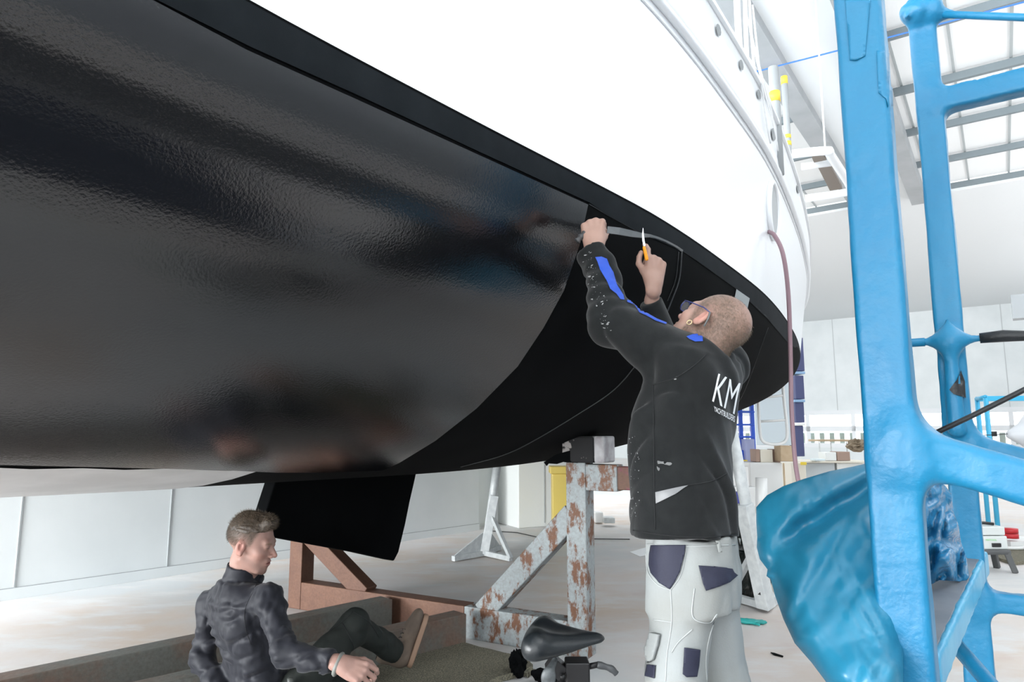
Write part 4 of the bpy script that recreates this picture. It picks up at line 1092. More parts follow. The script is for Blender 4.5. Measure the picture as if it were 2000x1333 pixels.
# pipe bracket high on the far wall
p_ = P(1985, 575, 12.0)
tag(box('wall_duct', P(1999, 600, 14.0), (0.35, 0.4, 0.5), mat('duct_grey', (0.4, 0.43, 0.45), 0.5), None, AXR), 'grey box on the right edge below the roof', 'box')
# ================================================================ PEOPLE
def skin_mat(name):
    m = mat(name, (1, 1, 1), 0.5, bump=0.12, bscale=170, bdist=0.002, attr='tint', col2=(0.94, 0.92, 0.91), nscale=30, spec=0.35)
    b = m.node_tree.nodes['Principled BSDF']; b.inputs['Subsurface Weight'].default_value = 0.12; b.inputs['Subsurface Radius'].default_value = (0.9, 0.35, 0.2); b.inputs['Subsurface Scale'].default_value = 0.012
    return m
M_skin = skin_mat('skin')
def to_local(p, o, M): return (p - V3(o)) @ M
def near_only(p, c, r, fn):
    """evaluate a detailed shape only around its own place"""
    d = np.sqrt(((p - V3(c)) ** 2).sum(1)) - r + 0.06
    k = d < 0.06
    if k.any(): d[k] = fn(p[k])
    return d
def chain_min(ds, k=None):
    d = ds[0]
    for e_ in ds[1:]: d = np.minimum(d, e_) if k is None else smin(d, e_, k)
    return d
def hand_local(v, curls, thumb, spread=(0.10, 0.02, -0.06, -0.14), scale=1.0, wrist=0.05):
    """local axes: x to the thumb side, y along the fingers, z out of the back of the hand; wrist at the origin"""
    v = v / scale
    K = [(0.029, 0.090), (0.007, 0.095), (-0.014, 0.090), (-0.033, 0.080)]
    Ls = [(0.041, 0.026, 0.022), (0.045, 0.029, 0.023), (0.042, 0.027, 0.022), (0.033, 0.021, 0.019)]
    palm = s_ell(v, (-0.002, 0.052, -0.004), (0.040, 0.052, 0.0165))
    for i, (x, y) in enumerate(K):
        palm = smin(palm, s_seg(v, (x * 0.5, 0.012, 0.001), (x, y, 0.001), 0.0125, 0.0112), 0.010)
    palm = smin(palm, s_seg(v, (0.016, 0.018, -0.008), thumb[0], 0.017, 0.0135), 0.014)
    palm = smin(palm, s_seg(v, (0, -wrist, 0), (0, 0.014, -0.001), 0.030, 0.0275, (0, 0, 1), 0.74), 0.022)
    fs = []
    for i, (x, y) in enumerate(K):
        a = np.array([x, y, 0.0]); an = 0.0; sp = spread[i]; r = (0.0097, 0.0098, 0.0092, 0.0082)[i]; parts = []
        for j in range(3):
            an += curls[i][j]
            d_ = np.array([math.sin(sp) * math.cos(an), math.cos(sp) * math.cos(an), -math.sin(an)])
            b = a + d_ * Ls[i][j]; r2 = r * (0.93 if j < 2 else 0.84)
            parts.append(s_seg(v, a, b, r, r2)); a = b; r = r2
        fs.append(chain_min(parts, 0.003))
    tp = []
    for j in range(len(thumb) - 1):
        r1 = (0.0125, 0.0108, 0.0095)[j]; tp.append(s_seg(v, thumb[j], thumb[j + 1], r1, r1 * 0.9))
    d = smin(palm, chain_min(fs), 0.006)
    return smin(d, chain_min(tp, 0.003), 0.006) * scale
def head_local(v, mouth=0.0, neck=None, jaw=1.0, ears=True):
    d = s_ell(v, (0, -0.015, 0.042), (0.076, 0.097, 0.083))
    d = smin(d, s_ell(v, (0, 0.028, -0.015), (0.063, 0.064, 0.083)), 0.03)
    d = smin(d, s_ell(v, (0, 0.030, -0.070), (0.050 * jaw, 0.050, 0.038)), 0.03)
    d = smin(d, s_ell(v, (0, 0.072, -0.098), (0.022, 0.016, 0.017)), 0.022)
    d = smin(d, s_seg(v, (-0.034, 0.078, 0.024), (0.034, 0.078, 0.024), 0.012, 0.012), 0.018)
    for s in (-1, 1):
        d = smin(d, s_ell(v, (s * 0.044, 0.058, -0.022), (0.02, 0.02, 0.018)), 0.022)
        d = smin(d, s_seg(v, (s * 0.055, -0.005, -0.055), (s * 0.03, 0.06, -0.092), 0.016, 0.014), 0.02)     # jaw line
        d = smax(d, -s_ell(v, (s * 0.031, 0.098, 0.004), (0.018, 0.016, 0.011)), 0.012)                      # socket
        d = smin(d, s_ell(v, (s * 0.031, 0.0775, 0.004), (0.0135, 0.0125, 0.0125)), 0.003)                    # eyeball
        d = smin(d, s_ell(v, (s * 0.031, 0.080, 0.010), (0.0155, 0.0125, 0.0075)), 0.004)                     # upper lid
        d = smin(d, s_seg(v, (s * 0.014, 0.093, 0.0215), (s * 0.046, 0.081, 0.0235), 0.0042, 0.003), 0.006)   # brow
    d = smin(d, s_seg(v, (0, 0.086, 0.010), (0, 0.113, -0.026), 0.0085, 0.0105), 0.012)                       # nose
    for s in (-1, 1): d = smin(d, s_ell(v, (s * 0.0125, 0.101, -0.031), (0.0085, 0.011, 0.0085)), 0.007)
    for s in (-1, 1): d = smax(d, -s_ell(v, (s * 0.007, 0.106, -0.039), (0.004, 0.006, 0.004)), 0.003)
    d = smin(d, s_ell(v, (0, 0.080, -0.062), (0.026, 0.016, 0.020)), 0.012)
    d = smin(d, s_seg(v, (-0.018, 0.0895, -0.0565), (0.018, 0.0895, -0.0565), 0.0052, 0.0052), 0.005)          # lips
    d = smin(d, s_seg(v, (-0.015, 0.0885, -0.0675), (0.015, 0.0885, -0.0675), 0.0060, 0.0060), 0.004)
    d = smax(d, -s_ell(v, (0, 0.097, -0.062), (0.022, 0.012, 0.0012 + mouth)), 0.003)
    if ears:
        for s in (-1, 1):
            Me = basis((s * 0.35, -0.94, 0), (s * 0.93, 0.35, 0.1), (0, -0.12, 1)); c = (s * 0.078, -0.012, -0.004)
            e_ = s_ell(v, c, (0.020, 0.0095, 0.034), Me)
            e_ = smax(e_, -s_ell(v, (s * 0.090, -0.006, 0.002), (0.011, 0.012, 0.020), Me), 0.003)
            e_ = smin(e_, s_seg(v, (s * 0.083, -0.018, 0.018), (s * 0.086, -0.004, 0.010), 0.0025, 0.002), 0.002)
            e_ = smin(e_, s_ell(v, (s * 0.079, -0.003, -0.028), (0.010, 0.007, 0.012)), 0.006)
            d = smin(d, e_, 0.006)
    return d
SKIN = np.array([0.37, 0.235, 0.19]); LIP = np.array([0.42, 0.17, 0.15])
def blend(c, new, w): return c * (1 - w[:, None]) + np.array(new) * w[:, None]
def sstep(x, a, b): t = np.clip((x - a) / (b - a), 0, 1); return t * t * (3 - 2 * t)
def face_tint(v, c):
    """colours the face itself has: lips, brows, redder ears, nose and cheeks"""
    inh = (v[:, 2] > -0.13) & (np.abs(v[:, 0]) < 0.12) & (np.abs(v[:, 1]) < 0.14)
    def g(cx, cy, cz, sx, sy, sz): return np.exp(-(((v[:, 0] - cx) / sx) ** 2 + ((v[:, 1] - cy) / sy) ** 2 + ((v[:, 2] - cz) / sz) ** 2)) * inh
    c = blend(c, LIP, np.clip(g(0, 0.094, -0.062, 0.019, 0.012, 0.010) * 1.3, 0, 0.85))
    for s in (-1, 1):
        c = blend(c, (0.50, 0.22, 0.18), g(s * 0.085, -0.012, -0.004, 0.022, 0.022, 0.034) * 0.75)
        c = blend(c, (0.52, 0.26, 0.21), g(s * 0.045, 0.07, -0.03, 0.022, 0.03, 0.022) * 0.5)
        c = blend(c, (0.19, 0.125, 0.08), np.clip(g(s * 0.030, 0.088, 0.0225, 0.018, 0.012, 0.0038) * 1.4, 0, 0.8))
        c = blend(c, (0.15, 0.08, 0.06), np.clip(g(s * 0.031, 0.0905, 0.0035, 0.014, 0.006, 0.0022) * 1.5, 0, 0.9))
    return blend(c, (0.54, 0.26, 0.21), g(0, 0.112, -0.026, 0.016, 0.02, 0.016) * 0.6)
def pose_M(Fv, Uv):
    y = Vector(Fv).normalized(); z = Vector(Uv); z = (z - y * z.dot(y)).normalized(); x = y.cross(z)
    return basis(x, y, z)
def loc2w(o, M, v): return Vector(o) + Vector((M @ np.array(v)).tolist())
def strands(name, pos, dirs, length, width, m, parent, seed=1, bend=0.3):
    rnd = np.random.RandomState(seed); n = len(pos)
    side = np.cross(dirs, rnd.randn(n, 3)); side /= np.linalg.norm(side, axis=1)[:, None] + 1e-9
    L = length * (0.6 + 0.7 * rnd.rand(n))[:, None]; d = dirs + rnd.randn(n, 3) * 0.16
    a = pos - side * width; b = pos + side * width; m1 = pos + d * L * 0.55; e1 = m1 + (d + np.array([0, 0, -bend]) * 0.4) * L * 0.45
    V = np.stack([a, b, m1 + side * width * 0.7, m1 - side * width * 0.7, e1], 1).reshape(-1, 3)
    i = np.arange(n)[:, None] * 5
    fs = [list(map(int, q)) for q in np.concatenate([i, i + 1, i + 2, i + 3], 1)] + [list(map(int, q)) for q in np.concatenate([i + 3, i + 2, i + 4], 1)]
    return mesh_obj(name, [tuple(q) for q in V], fs, m, parent, smooth=True)
def spatter(name, bv, spots, m, parent, seed=1, off=0.0035):
    """dried paint marks lying on the cloth, one mesh"""
    rnd = random.Random(seed); vs = []; fs = []
    for (x, y, r, st_, an) in spots:
        k = 9; ring = []
        for i in range(k):
            a = i / k * 2 * math.pi; rr = r * rnd.uniform(0.55, 1.25)
            dx, dy = math.cos(a) * rr * st_, math.sin(a) * rr
            ring.append((x + dx * math.cos(an) - dy * math.sin(an), y + dx * math.sin(an) + dy * math.cos(an)))
        q = []
        for p in [(x, y)] + ring:
            d = ray(*p).normalized(); h_ = bv.ray_cast(EYE, d)
            if h_[0] is None: break
            nn = h_[1] if h_[1].dot(d) < 0 else -h_[1]; q.append(h_[0] + nn * off * 0.5 - d * off * 0.5)
        if len(q) == k + 1:
            b = len(vs); vs += q; fs += [[b, b + 1 + i, b + 1 + (i + 1) % k] for i in range(k)]
    return mesh_obj(name, vs, fs, m, parent)
def seamline(name, pts, bv, r, m, parent):
    q = on_hull(pts, 0.001, bv)
    return tube(name, q, r, m, parent, 5) if len(q) > 2 else None

# ---------------------------------------------------------------- the standing fitter
MD = 2.10
M_jack = mat('black_fleece', (0.0062, 0.0074, 0.008), 0.85, col2=(0.009, 0.0105, 0.011), nscale=30, bump=0.15, bscale=300, bdist=0.003, sheen=0.15, spec=0.2)
M_pant = mat('white_work_trousers', (0.30, 0.32, 0.32), 0.8, col2=(0.265, 0.275, 0.265), nscale=5, bump=0.25, bscale=200, bdist=0.003, spec=0.2)
M_navy = mat('navy_pocket', (0.012, 0.0135, 0.033), 0.7, bump=0.3, bscale=150, bdist=0.002, col2=(0.016, 0.018, 0.04), nscale=20)
M_royal = mat('royal_blue_trim', (0.008, 0.06, 0.42), 0.6, bump=0.3, bscale=60, bdist=0.004)
M_print = mat('white_print', (0.75, 0.77, 0.78), 0.6)
man = empty('person', Vector((P(1350, 850, MD).x, MD, 0)), 'person in a black fleece and white work trousers reaching up to the hull', 'person')
hF = pose_M((-0.45, 0.66, 0.60), (0.64, -0.1, 0.60)); hO = P(1386, 641, 2.06)
LS, LE, LW = P(1338, 712, 2.02), P(1200, 631, 2.07), P(1159, 492, 2.16)
RS, RE, RW = P(1410, 712, 2.30), P(1318, 705, 2.56), P(1273, 588, 2.46)
NB = loc2w(hO, hF, (0, -0.05, -0.045)); NBb = P(1376, 714, 2.11)
# hands
lh_y = Vector((0.02, 0.10, 1.0)).normalized(); lh_z = Vector((-0.25, -0.95, 0.10)); lh_z = (lh_z - lh_y * lh_z.dot(lh_y)).normalized()
lh_x = lh_y.cross(lh_z)      # thumb of the left hand, seen from its back, lies to the right
LHM = basis(lh_x if lh_x.x > 0 else -lh_x, lh_y, lh_z); LHO = P(1160, 484, 2.16)
rh_y = Vector((0.10, 0.05, 1.0)).normalized(); rh_z = Vector((0.35, -0.92, 0.02)); rh_z = (rh_z - rh_y * rh_z.dot(rh_y)).normalized()
rh_x = rh_y.cross(rh_z)
RHM = basis(rh_x if rh_x.x < 0 else -rh_x, rh_y, rh_z); RHO = P(1277, 556, 2.42)
def lhand(p): return hand_local((p - V3(LHO)) @ LHM, [(1.35, 1.5, 0.8)] * 4, [(0.030, 0.044, -0.022), (0.036, 0.066, -0.040), (0.020, 0.082, -0.052), (0.0, 0.088, -0.056)], (0.02, 0.0, -0.02, -0.04), 0.97, 0.03)
def rhand(p): return hand_local((p - V3(RHO)) @ RHM, [(0.35, 0.45, 0.25), (1.1, 1.4, 0.7), (1.25, 1.45, 0.8), (1.3, 1.4, 0.8)], [(0.034, 0.048, -0.018), (0.048, 0.074, -0.030), (0.046, 0.100, -0.034), (0.040, 0.118, -0.034)], (-0.13, -0.06, -0.07, -0.10), 1.03, 0.02)
def man_body(p):
    d = near_only(p, hO, 0.22, lambda q: head_local((q - V3(hO)) @ hF / 0.96) * 0.96)
    d = smin(d, s_seg(p, NB, NBb, 0.057, 0.066), 0.03)
    sh = smin(s_seg(p, LS, RS, 0.05, 0.05), s_seg(p, NBb, P(1345, 980, MD), 0.07, 0.11), 0.06)
    d = smin(d, sh, 0.03)
    d = smin(d, s_seg(p, LS, LE, 0.040, 0.030), 0.03); d = smin(d, s_seg(p, LE, LHO, 0.027, 0.025), 0.012)
    d = smin(d, s_seg(p, RS, RE, 0.040, 0.030), 0.03); d = smin(d, s_seg(p, RE, RW, 0.026, 0.024), 0.012); d = smin(d, s_seg(p, RW, RHO, 0.025, 0.026), 0.012)
    d = smin(d, near_only(p, LHO + lh_y * 0.05, 0.16, lhand), 0.008)
    return smin(d, near_only(p, RHO + rh_y * 0.06, 0.18, rhand), 0.008)
HAIR_S = (0.10, 0.075, 0.055)
def hair_mask_s(v):
    """short clipped sides and nape, bare crown"""
    up = sstep(v[:, 2] + 0.28 * v[:, 1], -0.085, -0.055)             # above the nape line
    front = 1 - sstep(v[:, 1] - 0.25 * v[:, 2], 0.028, 0.05)        # behind the temples
    crown = np.exp(-(((v[:, 0]) / 0.05) ** 2 + ((v[:, 1] + 0.075) / 0.045) ** 2 + ((v[:, 2] - 0.09) / 0.045) ** 2))
    topf = sstep(v[:, 2], 0.085, 0.115) * 0.55
    ear = np.exp(-(((np.abs(v[:, 0]) - 0.082) / 0.02) ** 2 + ((v[:, 1] + 0.004) / 0.026) ** 2 + ((v[:, 2] + 0.006) / 0.036) ** 2))
    inh = (v[:, 2] > -0.10) & (np.abs(v[:, 0]) < 0.12) & (np.abs(v[:, 1]) < 0.14)
    return np.clip(up * front * (1 - 0.9 * crown) * (1 - topf) * (1 - np.clip(ear * 1.6, 0, 1)), 0, 1) * inh
def man_tint(pos):
    v = (pos - V3(hO)) @ hF; c = np.tile(SKIN, (len(pos), 1)); c = face_tint(v, c)
    fine = 0.62 + 0.38 * vnoise(v * np.array([260, 150, 260])) 
    return blend(c, HAIR_S, hair_mask_s(v) * np.clip(fine, 0.5, 1) * 0.9)
allp = [LS, LE, LW, RS, RE, RW, hO, LHO, RHO]
lo_ = (min(q.x for q in allp) - .16, min(q.y for q in allp) - .2, 1.0); hi_ = (max(q.x for q in allp) + .18, max(q.y for q in allp) + .14, max(q.z for q in allp) + .19)
mbody = sdf_obj('body', man_body, lo_, hi_, 0.0036, M_skin, man, color=man_tint)
# clipped hair as real short strands
me = mbody.data; co = np.empty(len(me.vertices) * 3, dtype=np.float32); me.vertices.foreach_get('co', co); co = co.reshape(-1, 3).astype(np.float64)
no = np.array([v.normal[:] for v in me.vertices])
v = (co - V3(hO)) @ hF; hm = hair_mask_s(v); rs = np.random.RandomState(3)
sel = np.where((hm > 0.3) & (rs.rand(len(hm)) < hm))[0]; sel = np.concatenate([sel, sel, sel])
sw = np.array((hF @ np.array([0, -0.75, -0.55])).tolist())
dr = no[sel] * 0.35 + sw; dr /= np.linalg.norm(dr, axis=1)[:, None]
strands('hair', co[sel] + rs.randn(len(sel), 3) * 0.0016 - no[sel] * 0.001, dr, 0.007, 0.00026, mat('hair_fair', (0.16, 0.122, 0.09), 0.6), man, 3)

def torso_sdf(p, cs, Rv, Fv):
    """stack of elliptical sections: (centre, half breadth, half depth) from the hem upwards"""
    zs = np.array([c[0].z for c in cs]); z = p[:, 2]
    cx = np.interp(z, zs, [c[0].x for c in cs]); cy = np.interp(z, zs, [c[0].y for c in cs])
    a = np.interp(z, zs, [c[1] for c in cs]); b = np.interp(z, zs, [c[2] for c in cs])
    dx = p[:, 0] - cx; dy = p[:, 1] - cy; u = dx * Rv[0] + dy * Rv[1]; w = dx * Fv[0] + dy * Fv[1]
    n = 2.4
    r = (np.abs(u / a) ** n + np.abs(w / b) ** n) ** (1 / n)
    return np.maximum((r - 1) * np.minimum(a, b), np.maximum(zs[0] - z, z - zs[-1]))
mF = Vector((-0.85, 0.52, 0)).normalized(); mR = Vector((0.52, 0.85, 0)).normalized()
TS = [(P(1339, 1046, MD), .192, .150), (P(1337, 1010, MD), .190, .152), (P(1334, 950, MD), .185, .155), (P(1330, 880, MD), .180, .150), (P(1338, 810, MD), .195, .145), (P(1356, 755, MD), .205, .130), (P(1374, 712, MD), .15, .10)]
hem = TS[0][0].z
def collar(p, top, bot, r, th, cut=0.0):
    top = Vector(top); bot = Vector(bot); ax = (top - bot).normalized(); v = p - V3(bot); t = v @ V3(ax)
    rad = np.sqrt(np.maximum((v * v).sum(1) - t * t, 0)); L = (top - bot).length
    return np.maximum(np.abs(rad - (r - 0.12 * t)) - th, np.maximum(-t, t - L))
ca, cb_ = P(1389, 674, 2.10), P(1371, 714, 2.11)
def jacket(p):
    d = torso_sdf(p, TS, mR, mF)
    d = smin(d, s_seg(p, LS - Z * 0.015, RS - Z * 0.015, 0.085, 0.085), 0.06)
    d = smin(d, s_seg(p, NBb - Z * .03, NBb + Z * 0.0, 0.10, 0.08), 0.05)
    d = smin(d, s_seg(p, LS, LE, 0.092, 0.075), 0.05); d = smin(d, s_seg(p, RS, RE, 0.088, 0.066), 0.05)
    lf = s_seg(p, LE, LW, 0.072, 0.046); d = smin(d, lf, 0.03); d = smin(d, s_seg(p, RE, RW, 0.062, 0.045), 0.03)
    # creases: across the sleeves, and long drapes from the raised arm down the back
    q = p @ np.array(basis(mR, mF, Z))
    f = vfold(np.stack([q[:, 0] * 14 + q[:, 2] * 8, q[:, 1] * 8, q[:, 2] * 4.5 + q[:, 0] * 6], 1), (1, 1, 1), 2.0)
    low = np.exp(-((p[:, 2] - hem - 0.08) / 0.16) ** 2)
    g = vfold(np.stack([q[:, 0] * 5, q[:, 1] * 4, q[:, 2] * 11 + q[:, 0] * 7], 1), (1, 1, 1), 7.0)
    d = d + 0.010 * f + 0.008 * g * low + 0.004 * vfold(np.stack([q[:, 0] * 11 + q[:, 2] * 8, q[:, 1] * 9, q[:, 2] * 6 + q[:, 0] * 9], 1), (1, 1, 1), 12.0)
    da = s_seg(p, LE, LW, 0, 0); t = np.exp(-((da - 0.05) / 0.05) ** 2)
    dl = (V3(LW) - V3(LE)); u = ((p - V3(LE)) @ dl) / (dl @ dl)
    d = d + t * 0.0028 * np.sin(u * 30 + 2 * vnoise(p * 14)) * sstep(u, -0.1, 0.1)
    d = smax(d, hem - p[:, 2] + 0.002, 0.006)
    # cut the cuffs clean
    for Wp, E in ((LW, LE), (RW, RE)):
        ax = (Wp - E).normalized(); tt = (p - V3(Wp)) @ V3(ax); rr = np.sqrt(((p - V3(Wp)) ** 2).sum(1))
        d = np.where(rr < 0.13, smax(d, tt, 0.004), d)
    # open neck
    d = smax(d, -s_seg(p, ca + (ca - cb_) * 0.35, ca + (ca - cb_) * 2, 0.07, 0.07), 0.008)
    return smin(d, collar(p, ca, cb_, 0.079, 0.006), 0.012)
allp = [LS, LE, LW, RS, RE, RW, NBb]
lo_ = (min(q.x for q in allp) - .14, min(min(q.y for q in allp) - .15, MD - .26), hem - 0.04); hi_ = (max(q.x for q in allp) + .22, max(q.y for q in allp) + .12, max(q.z for q in allp) + .06)
jk = sdf_obj('fleece_jacket', jacket, lo_, hi_, 0.0062, M_jack, man)
jb = bvh_of(jk)
jk['label'] = 'black fleece jacket with blue sleeve stripe'
patch('sleeve_stripe', jb, [(1163, 503), (1175, 502), (1185, 506), (1190, 520), (1197, 532), (1200, 545), (1204, 557), (1211, 568), (1217, 578), (1219, 587), (1211, 586), (1203, 575), (1191, 565), (1184, 548), (1172, 528), (1167, 512)], M_royal, man, off=0.003, step=3)
patch('sleeve_stripe', jb, [(1224, 587), (1238, 590), (1244, 600), (1256, 608), (1268, 616), (1282, 624), (1302, 632), (1300, 635), (1280, 628), (1262, 618), (1248, 612), (1238, 596), (1224, 591)], M_royal, man, off=0.003, step=3)
patch('collar_trim', jb, [(1340, 659), (1352, 655), (1371, 653), (1372, 668), (1357, 669), (1346, 664)], M_royal, man, off=0.003, step=3)
lay_text('logo_letters', jb, 'KM', [(1399, 731), (1442, 749), (1430, 809), (1388, 783)], M_print, man, off=0.007, bold=0.0, seg=4)
lay_text('logo_lettering', jb, 'YACHTBUILDERS', [(1392, 793), (1432, 813), (1431, 825), (1392, 803)], M_print, man, off=0.006, bold=0.01, seg=1)
M_refl = mat('reflective_print', (0.16, 0.165, 0.17), 0.4); 
patch('reflective_flash', jb, [(1281, 962), (1344, 948), (1320, 965), (1282, 984)], M_refl, man, off=0.003, step=4)
rnd = random.Random(4); sp = []
for k in range(64):
    u = rnd.random(); x = 1137 + 45 * u + rnd.uniform(-2, 16); y = 495 + 150 * u + rnd.uniform(-18, 18)
    sp.append((x, y, rnd.choice((0.3, 0.4, 0.6, 1.1)), rnd.uniform(1, 3.4), rnd.uniform(-1.2, 0.2)))
for k in range(36): sp.append((1228 + rnd.uniform(-2, 22), rnd.uniform(850, 1020), rnd.choice((0.35, 0.5, 0.8)), rnd.uniform(1, 2.6), 1.4))
sp += [(1233, 975, 1.5, 1, 0), (1319, 741, 1.5, 2, 0), (1152, 541, 1.6, 1.9, -.3), (1157, 585, 1.4, 1.8, .5), (1166, 598, 1.3, 1.5, .3)]
spatter('paint_spatter', jb, sp, mat('dried_paint', (0.3, 0.31, 0.31), 0.6), man)
spatter('glue_smear', jb, [(1290, 904, 3.5, 2.6, 0.05), (1306, 906, 4.5, 1.8, 0), (1286, 916, 3, 1.6, .9)], mat('grey_smear', (0.12, 0.125, 0.125), 0.6), man, 8)
M_jseam = mat('jacket_seam', (0.006, 0.007, 0.008), 0.8)
for pts in ([(1276, 752), (1277, 850), (1278, 940), (1280, 1035)], [(1344, 948), (1390, 940), (1420, 925)], [(1276, 752), (1320, 738), (1355, 715), (1382, 690)], [(1228, 1035), (1300, 1046), (1380, 1050), (1448, 1042)]):
    seamline('seam', pts, jb, 0.0016, M_jseam, man)
# trousers
WC = P(1354, 1062, MD); HC = P(1356, 1120, MD)
LHp, RHp = HC + mR * -0.085 + mF * 0.005, HC + mR * 0.085
LK = P(1322, 1330, 2.03); RK = P(1412, 1330, 2.22)
LA = Vector((LK.x + 0.01, LK.y + .0, 0.09)); RA = Vector((RK.x + 0.05, RK.y + 0.02, 0.09))
wz = P(1350, 1038, MD).z
def trousers(p):
    secs = [(HC - Z * 0.10, .17, .13), (HC, .178, .138), (WC, .168, .128), (Vector((WC.x, WC.y, wz)), .162, .122)]
    d = torso_sdf(p, secs, mR, mF)
    for Hp, K_, A_, gx in ((LHp, LK, LA, 1), (RHp, RK, RA, 2)):
        leg = smin(s_seg(p, Hp - Z * 0.03, K_, 0.098, 0.082), s_seg(p, K_, A_, 0.082, 0.072), 0.04)
        d = smin(d, leg, 0.035)
    q = p @ np.array(basis(mR, mF, Z))
    f = vfold(np.stack([q[:, 0] * 8, q[:, 1] * 8, q[:, 2] * 6 + q[:, 0] * 9], 1), (1, 1, 1), 3.0)
    g = vfold(np.stack([q[:, 0] * 14, q[:, 1] * 12, q[:, 2] * 3], 1), (1, 1, 1), 8.0)
    d = d + 0.009 * f + 0.006 * g
    return smax(smax(d, p[:, 2] - wz, 0.004), 0.07 - p[:, 2], 0.004)
pj = sdf_obj('work_trousers', trousers, (min(LK.x, LHp.x) - .2, MD - .28, 0.05), (RA.x + .2, MD + .34, wz + .03), 0.0085, M_pant, man)
pb = bvh_of(pj)
for poly in ([(1274, 1066), (1305, 1065), (1339, 1065), (1337, 1082), (1328, 1118), (1318, 1138), (1309, 1151), (1290, 1139), (1274, 1120), (1270, 1104), (1271, 1082)],
             [(1364, 1105), (1395, 1107), (1428, 1111), (1431, 1118), (1438, 1124), (1423, 1137), (1402, 1146), (1378, 1154), (1372, 1139)],
             [(1336, 1265), (1366, 1269), (1363, 1300), (1359, 1322), (1340, 1323), (1333, 1317)], [(1266, 1299), (1282, 1301), (1280, 1326), (1262, 1321)], [(1449, 1113), (1455, 1110), (1458, 1124), (1450, 1131)]):
    patch('navy_pocket', pb, poly, M_navy, man, off=0.004, step=4, thick=0.003)
patch('cargo_flap', pb, [(1276, 1236), (1292, 1240), (1288, 1262), (1280, 1290), (1270, 1296), (1267, 1270)], M_pant, man, off=0.009, step=4, thick=0.01)
patch('belt', pb, [(1340, 1046), (1376, 1049), (1376, 1056), (1342, 1054)], M_dark, man, off=0.005, step=4)
for x0 in (1395, 1438): patch('belt_loop', pb, [(x0, 1052), (x0 + 8, 1052), (x0 + 11, 1078), (x0 + 5, 1079)], M_pant, man, off=0.008, step=4, thick=0.004)
M_pseam = mat('trouser_seam', (0.40, 0.42, 0.42), 0.8)
for pts in ([(1342, 1066), (1330, 1122), (1310, 1153)], [(1310, 1153), (1312, 1215), (1303, 1280), (1300, 1332)], [(1276, 1211), (1312, 1216)], [(1310, 1153), (1285, 1143), (1266, 1118), (1262, 1080)], [(1356, 1150), (1353, 1205), (1384, 1217), (1400, 1200)], [(1400, 1200), (1385, 1245), (1378, 1290), (1380, 1332)], [(1352, 1230), (1325, 1255), (1312, 1275)], [(1265, 1063), (1340, 1068), (1450, 1064)]):
    seamline('seam', pts, pb, 0.0016, M_pseam, man)
M_shoe_b = mat('work_shoe', (0.03, 0.03, 0.032), 0.6)
for A_, nm in ((LA, 1), (RA, 2)):
    def shoe_s(p, A_=A_):
        f = V3(mF); a = V3(A_)
        d = s_seg(p, a + [0, 0, -.04] - f * 0.05, a + [0, 0, -.045] + f * 0.16, 0.042, 0.036)
        d = smin(d, s_seg(p, a + [0, 0, -.03], a + [0, 0, .05], 0.045, 0.045), 0.03); return smax(d, 0.001 - p[:, 2], 0.003)
    sdf_obj('shoe', shoe_s, (A_.x - .26, A_.y - .14, -0.01), (A_.x + .14, A_.y + .22, .2), 0.009, M_shoe_b, man)
# glasses and earring
gl = []
M_gfr = mat('blue_glasses_frame', (0.03, 0.04, 0.16), 0.3); M_lens = mat('lens', (0.75, 0.8, 0.85), 0.05, alpha=0.25)
lt = lambda *v: loc2w(hO, hF, v)
for s in (-1, 1):
    tube('glasses_rim', [lt(s * 0.033 + 0.021 * math.cos(a * math.pi / 10), 0.104 - 0.006 * abs(math.cos(a * math.pi / 10)), 0.002 + 0.017 * math.sin(a * math.pi / 10)) for a in range(20)], 0.0017, M_gfr, man, 6, closed=True)
    tube('glasses_temple', [lt(s * 0.055, 0.100, 0.010), lt(s * 0.074, 0.06, 0.012), lt(s * 0.080, 0.01, 0.020), lt(s * 0.083, -0.022, 0.018)], 0.0018, M_gfr, man, 6)
    tube('temple_tip', [lt(s * 0.083, -0.022, 0.018), lt(s * 0.083, -0.034, 0.0), lt(s * 0.080, -0.042, -0.025)], 0.0028, mat('grey_temple_tip', (0.12, 0.13, 0.13), 0.5), man, 6)
    bm = bmesh.new(); bm.faces.new([bm.verts.new(lt(s * 0.033 + 0.02 * math.cos(a * math.pi / 10), 0.103, 0.002 + 0.016 * math.sin(a * math.pi / 10))) for a in range(20)]); bm_obj('lens', bm, M_lens, man)
tube('glasses_bridge', [lt(-0.013, 0.107, 0.006), lt(0, 0.111, 0.009), lt(0.013, 0.107, 0.006)], 0.0016, M_gfr, man, 6)
tube('earring', [lt(-0.087, 0.0 + 0.0075 * math.cos(a * math.pi / 6), -0.044 + 0.0075 * math.sin(a * math.pi / 6)) for a in range(12)], 0.0017, mat('gold', (0.75, 0.6, 0.35), 0.3, 0.9), man, 6, closed=True)
# knife and the strip being trimmed
kn = empty('knife', P(1262, 495, 2.36), 'small hooked knife with orange handle in the raised right hand', 'knife')
M_or = mat('orange_handle', (0.85, 0.32, 0.01), 0.4); M_blade = mat('blade', (0.75, 0.76, 0.77), 0.25, 0.6)
def handle_(p): return s_seg(p, P(1258, 484, 2.36), P(1263, 506, 2.37), 0.0058, 0.0068)
q = P(1261, 495, 2.36); sdf_obj('handle', handle_, (q.x - .03, q.y - .03, q.z - .05), (q.x + .03, q.y + .03, q.z + .05), 0.002, M_or, kn)
bl_ = [(1257, 482), (1254.5, 470), (1254, 458), (1255.5, 445), (1256.5, 446), (1257.5, 458), (1259, 470), (1261, 480)]
bm = bmesh.new(); a = [bm.verts.new(P(x, y, 2.358)) for x, y in bl_]; b = [bm.verts.new(v.co + Vector((0, 0.0012, 0))) for v in a]; n = len(a)
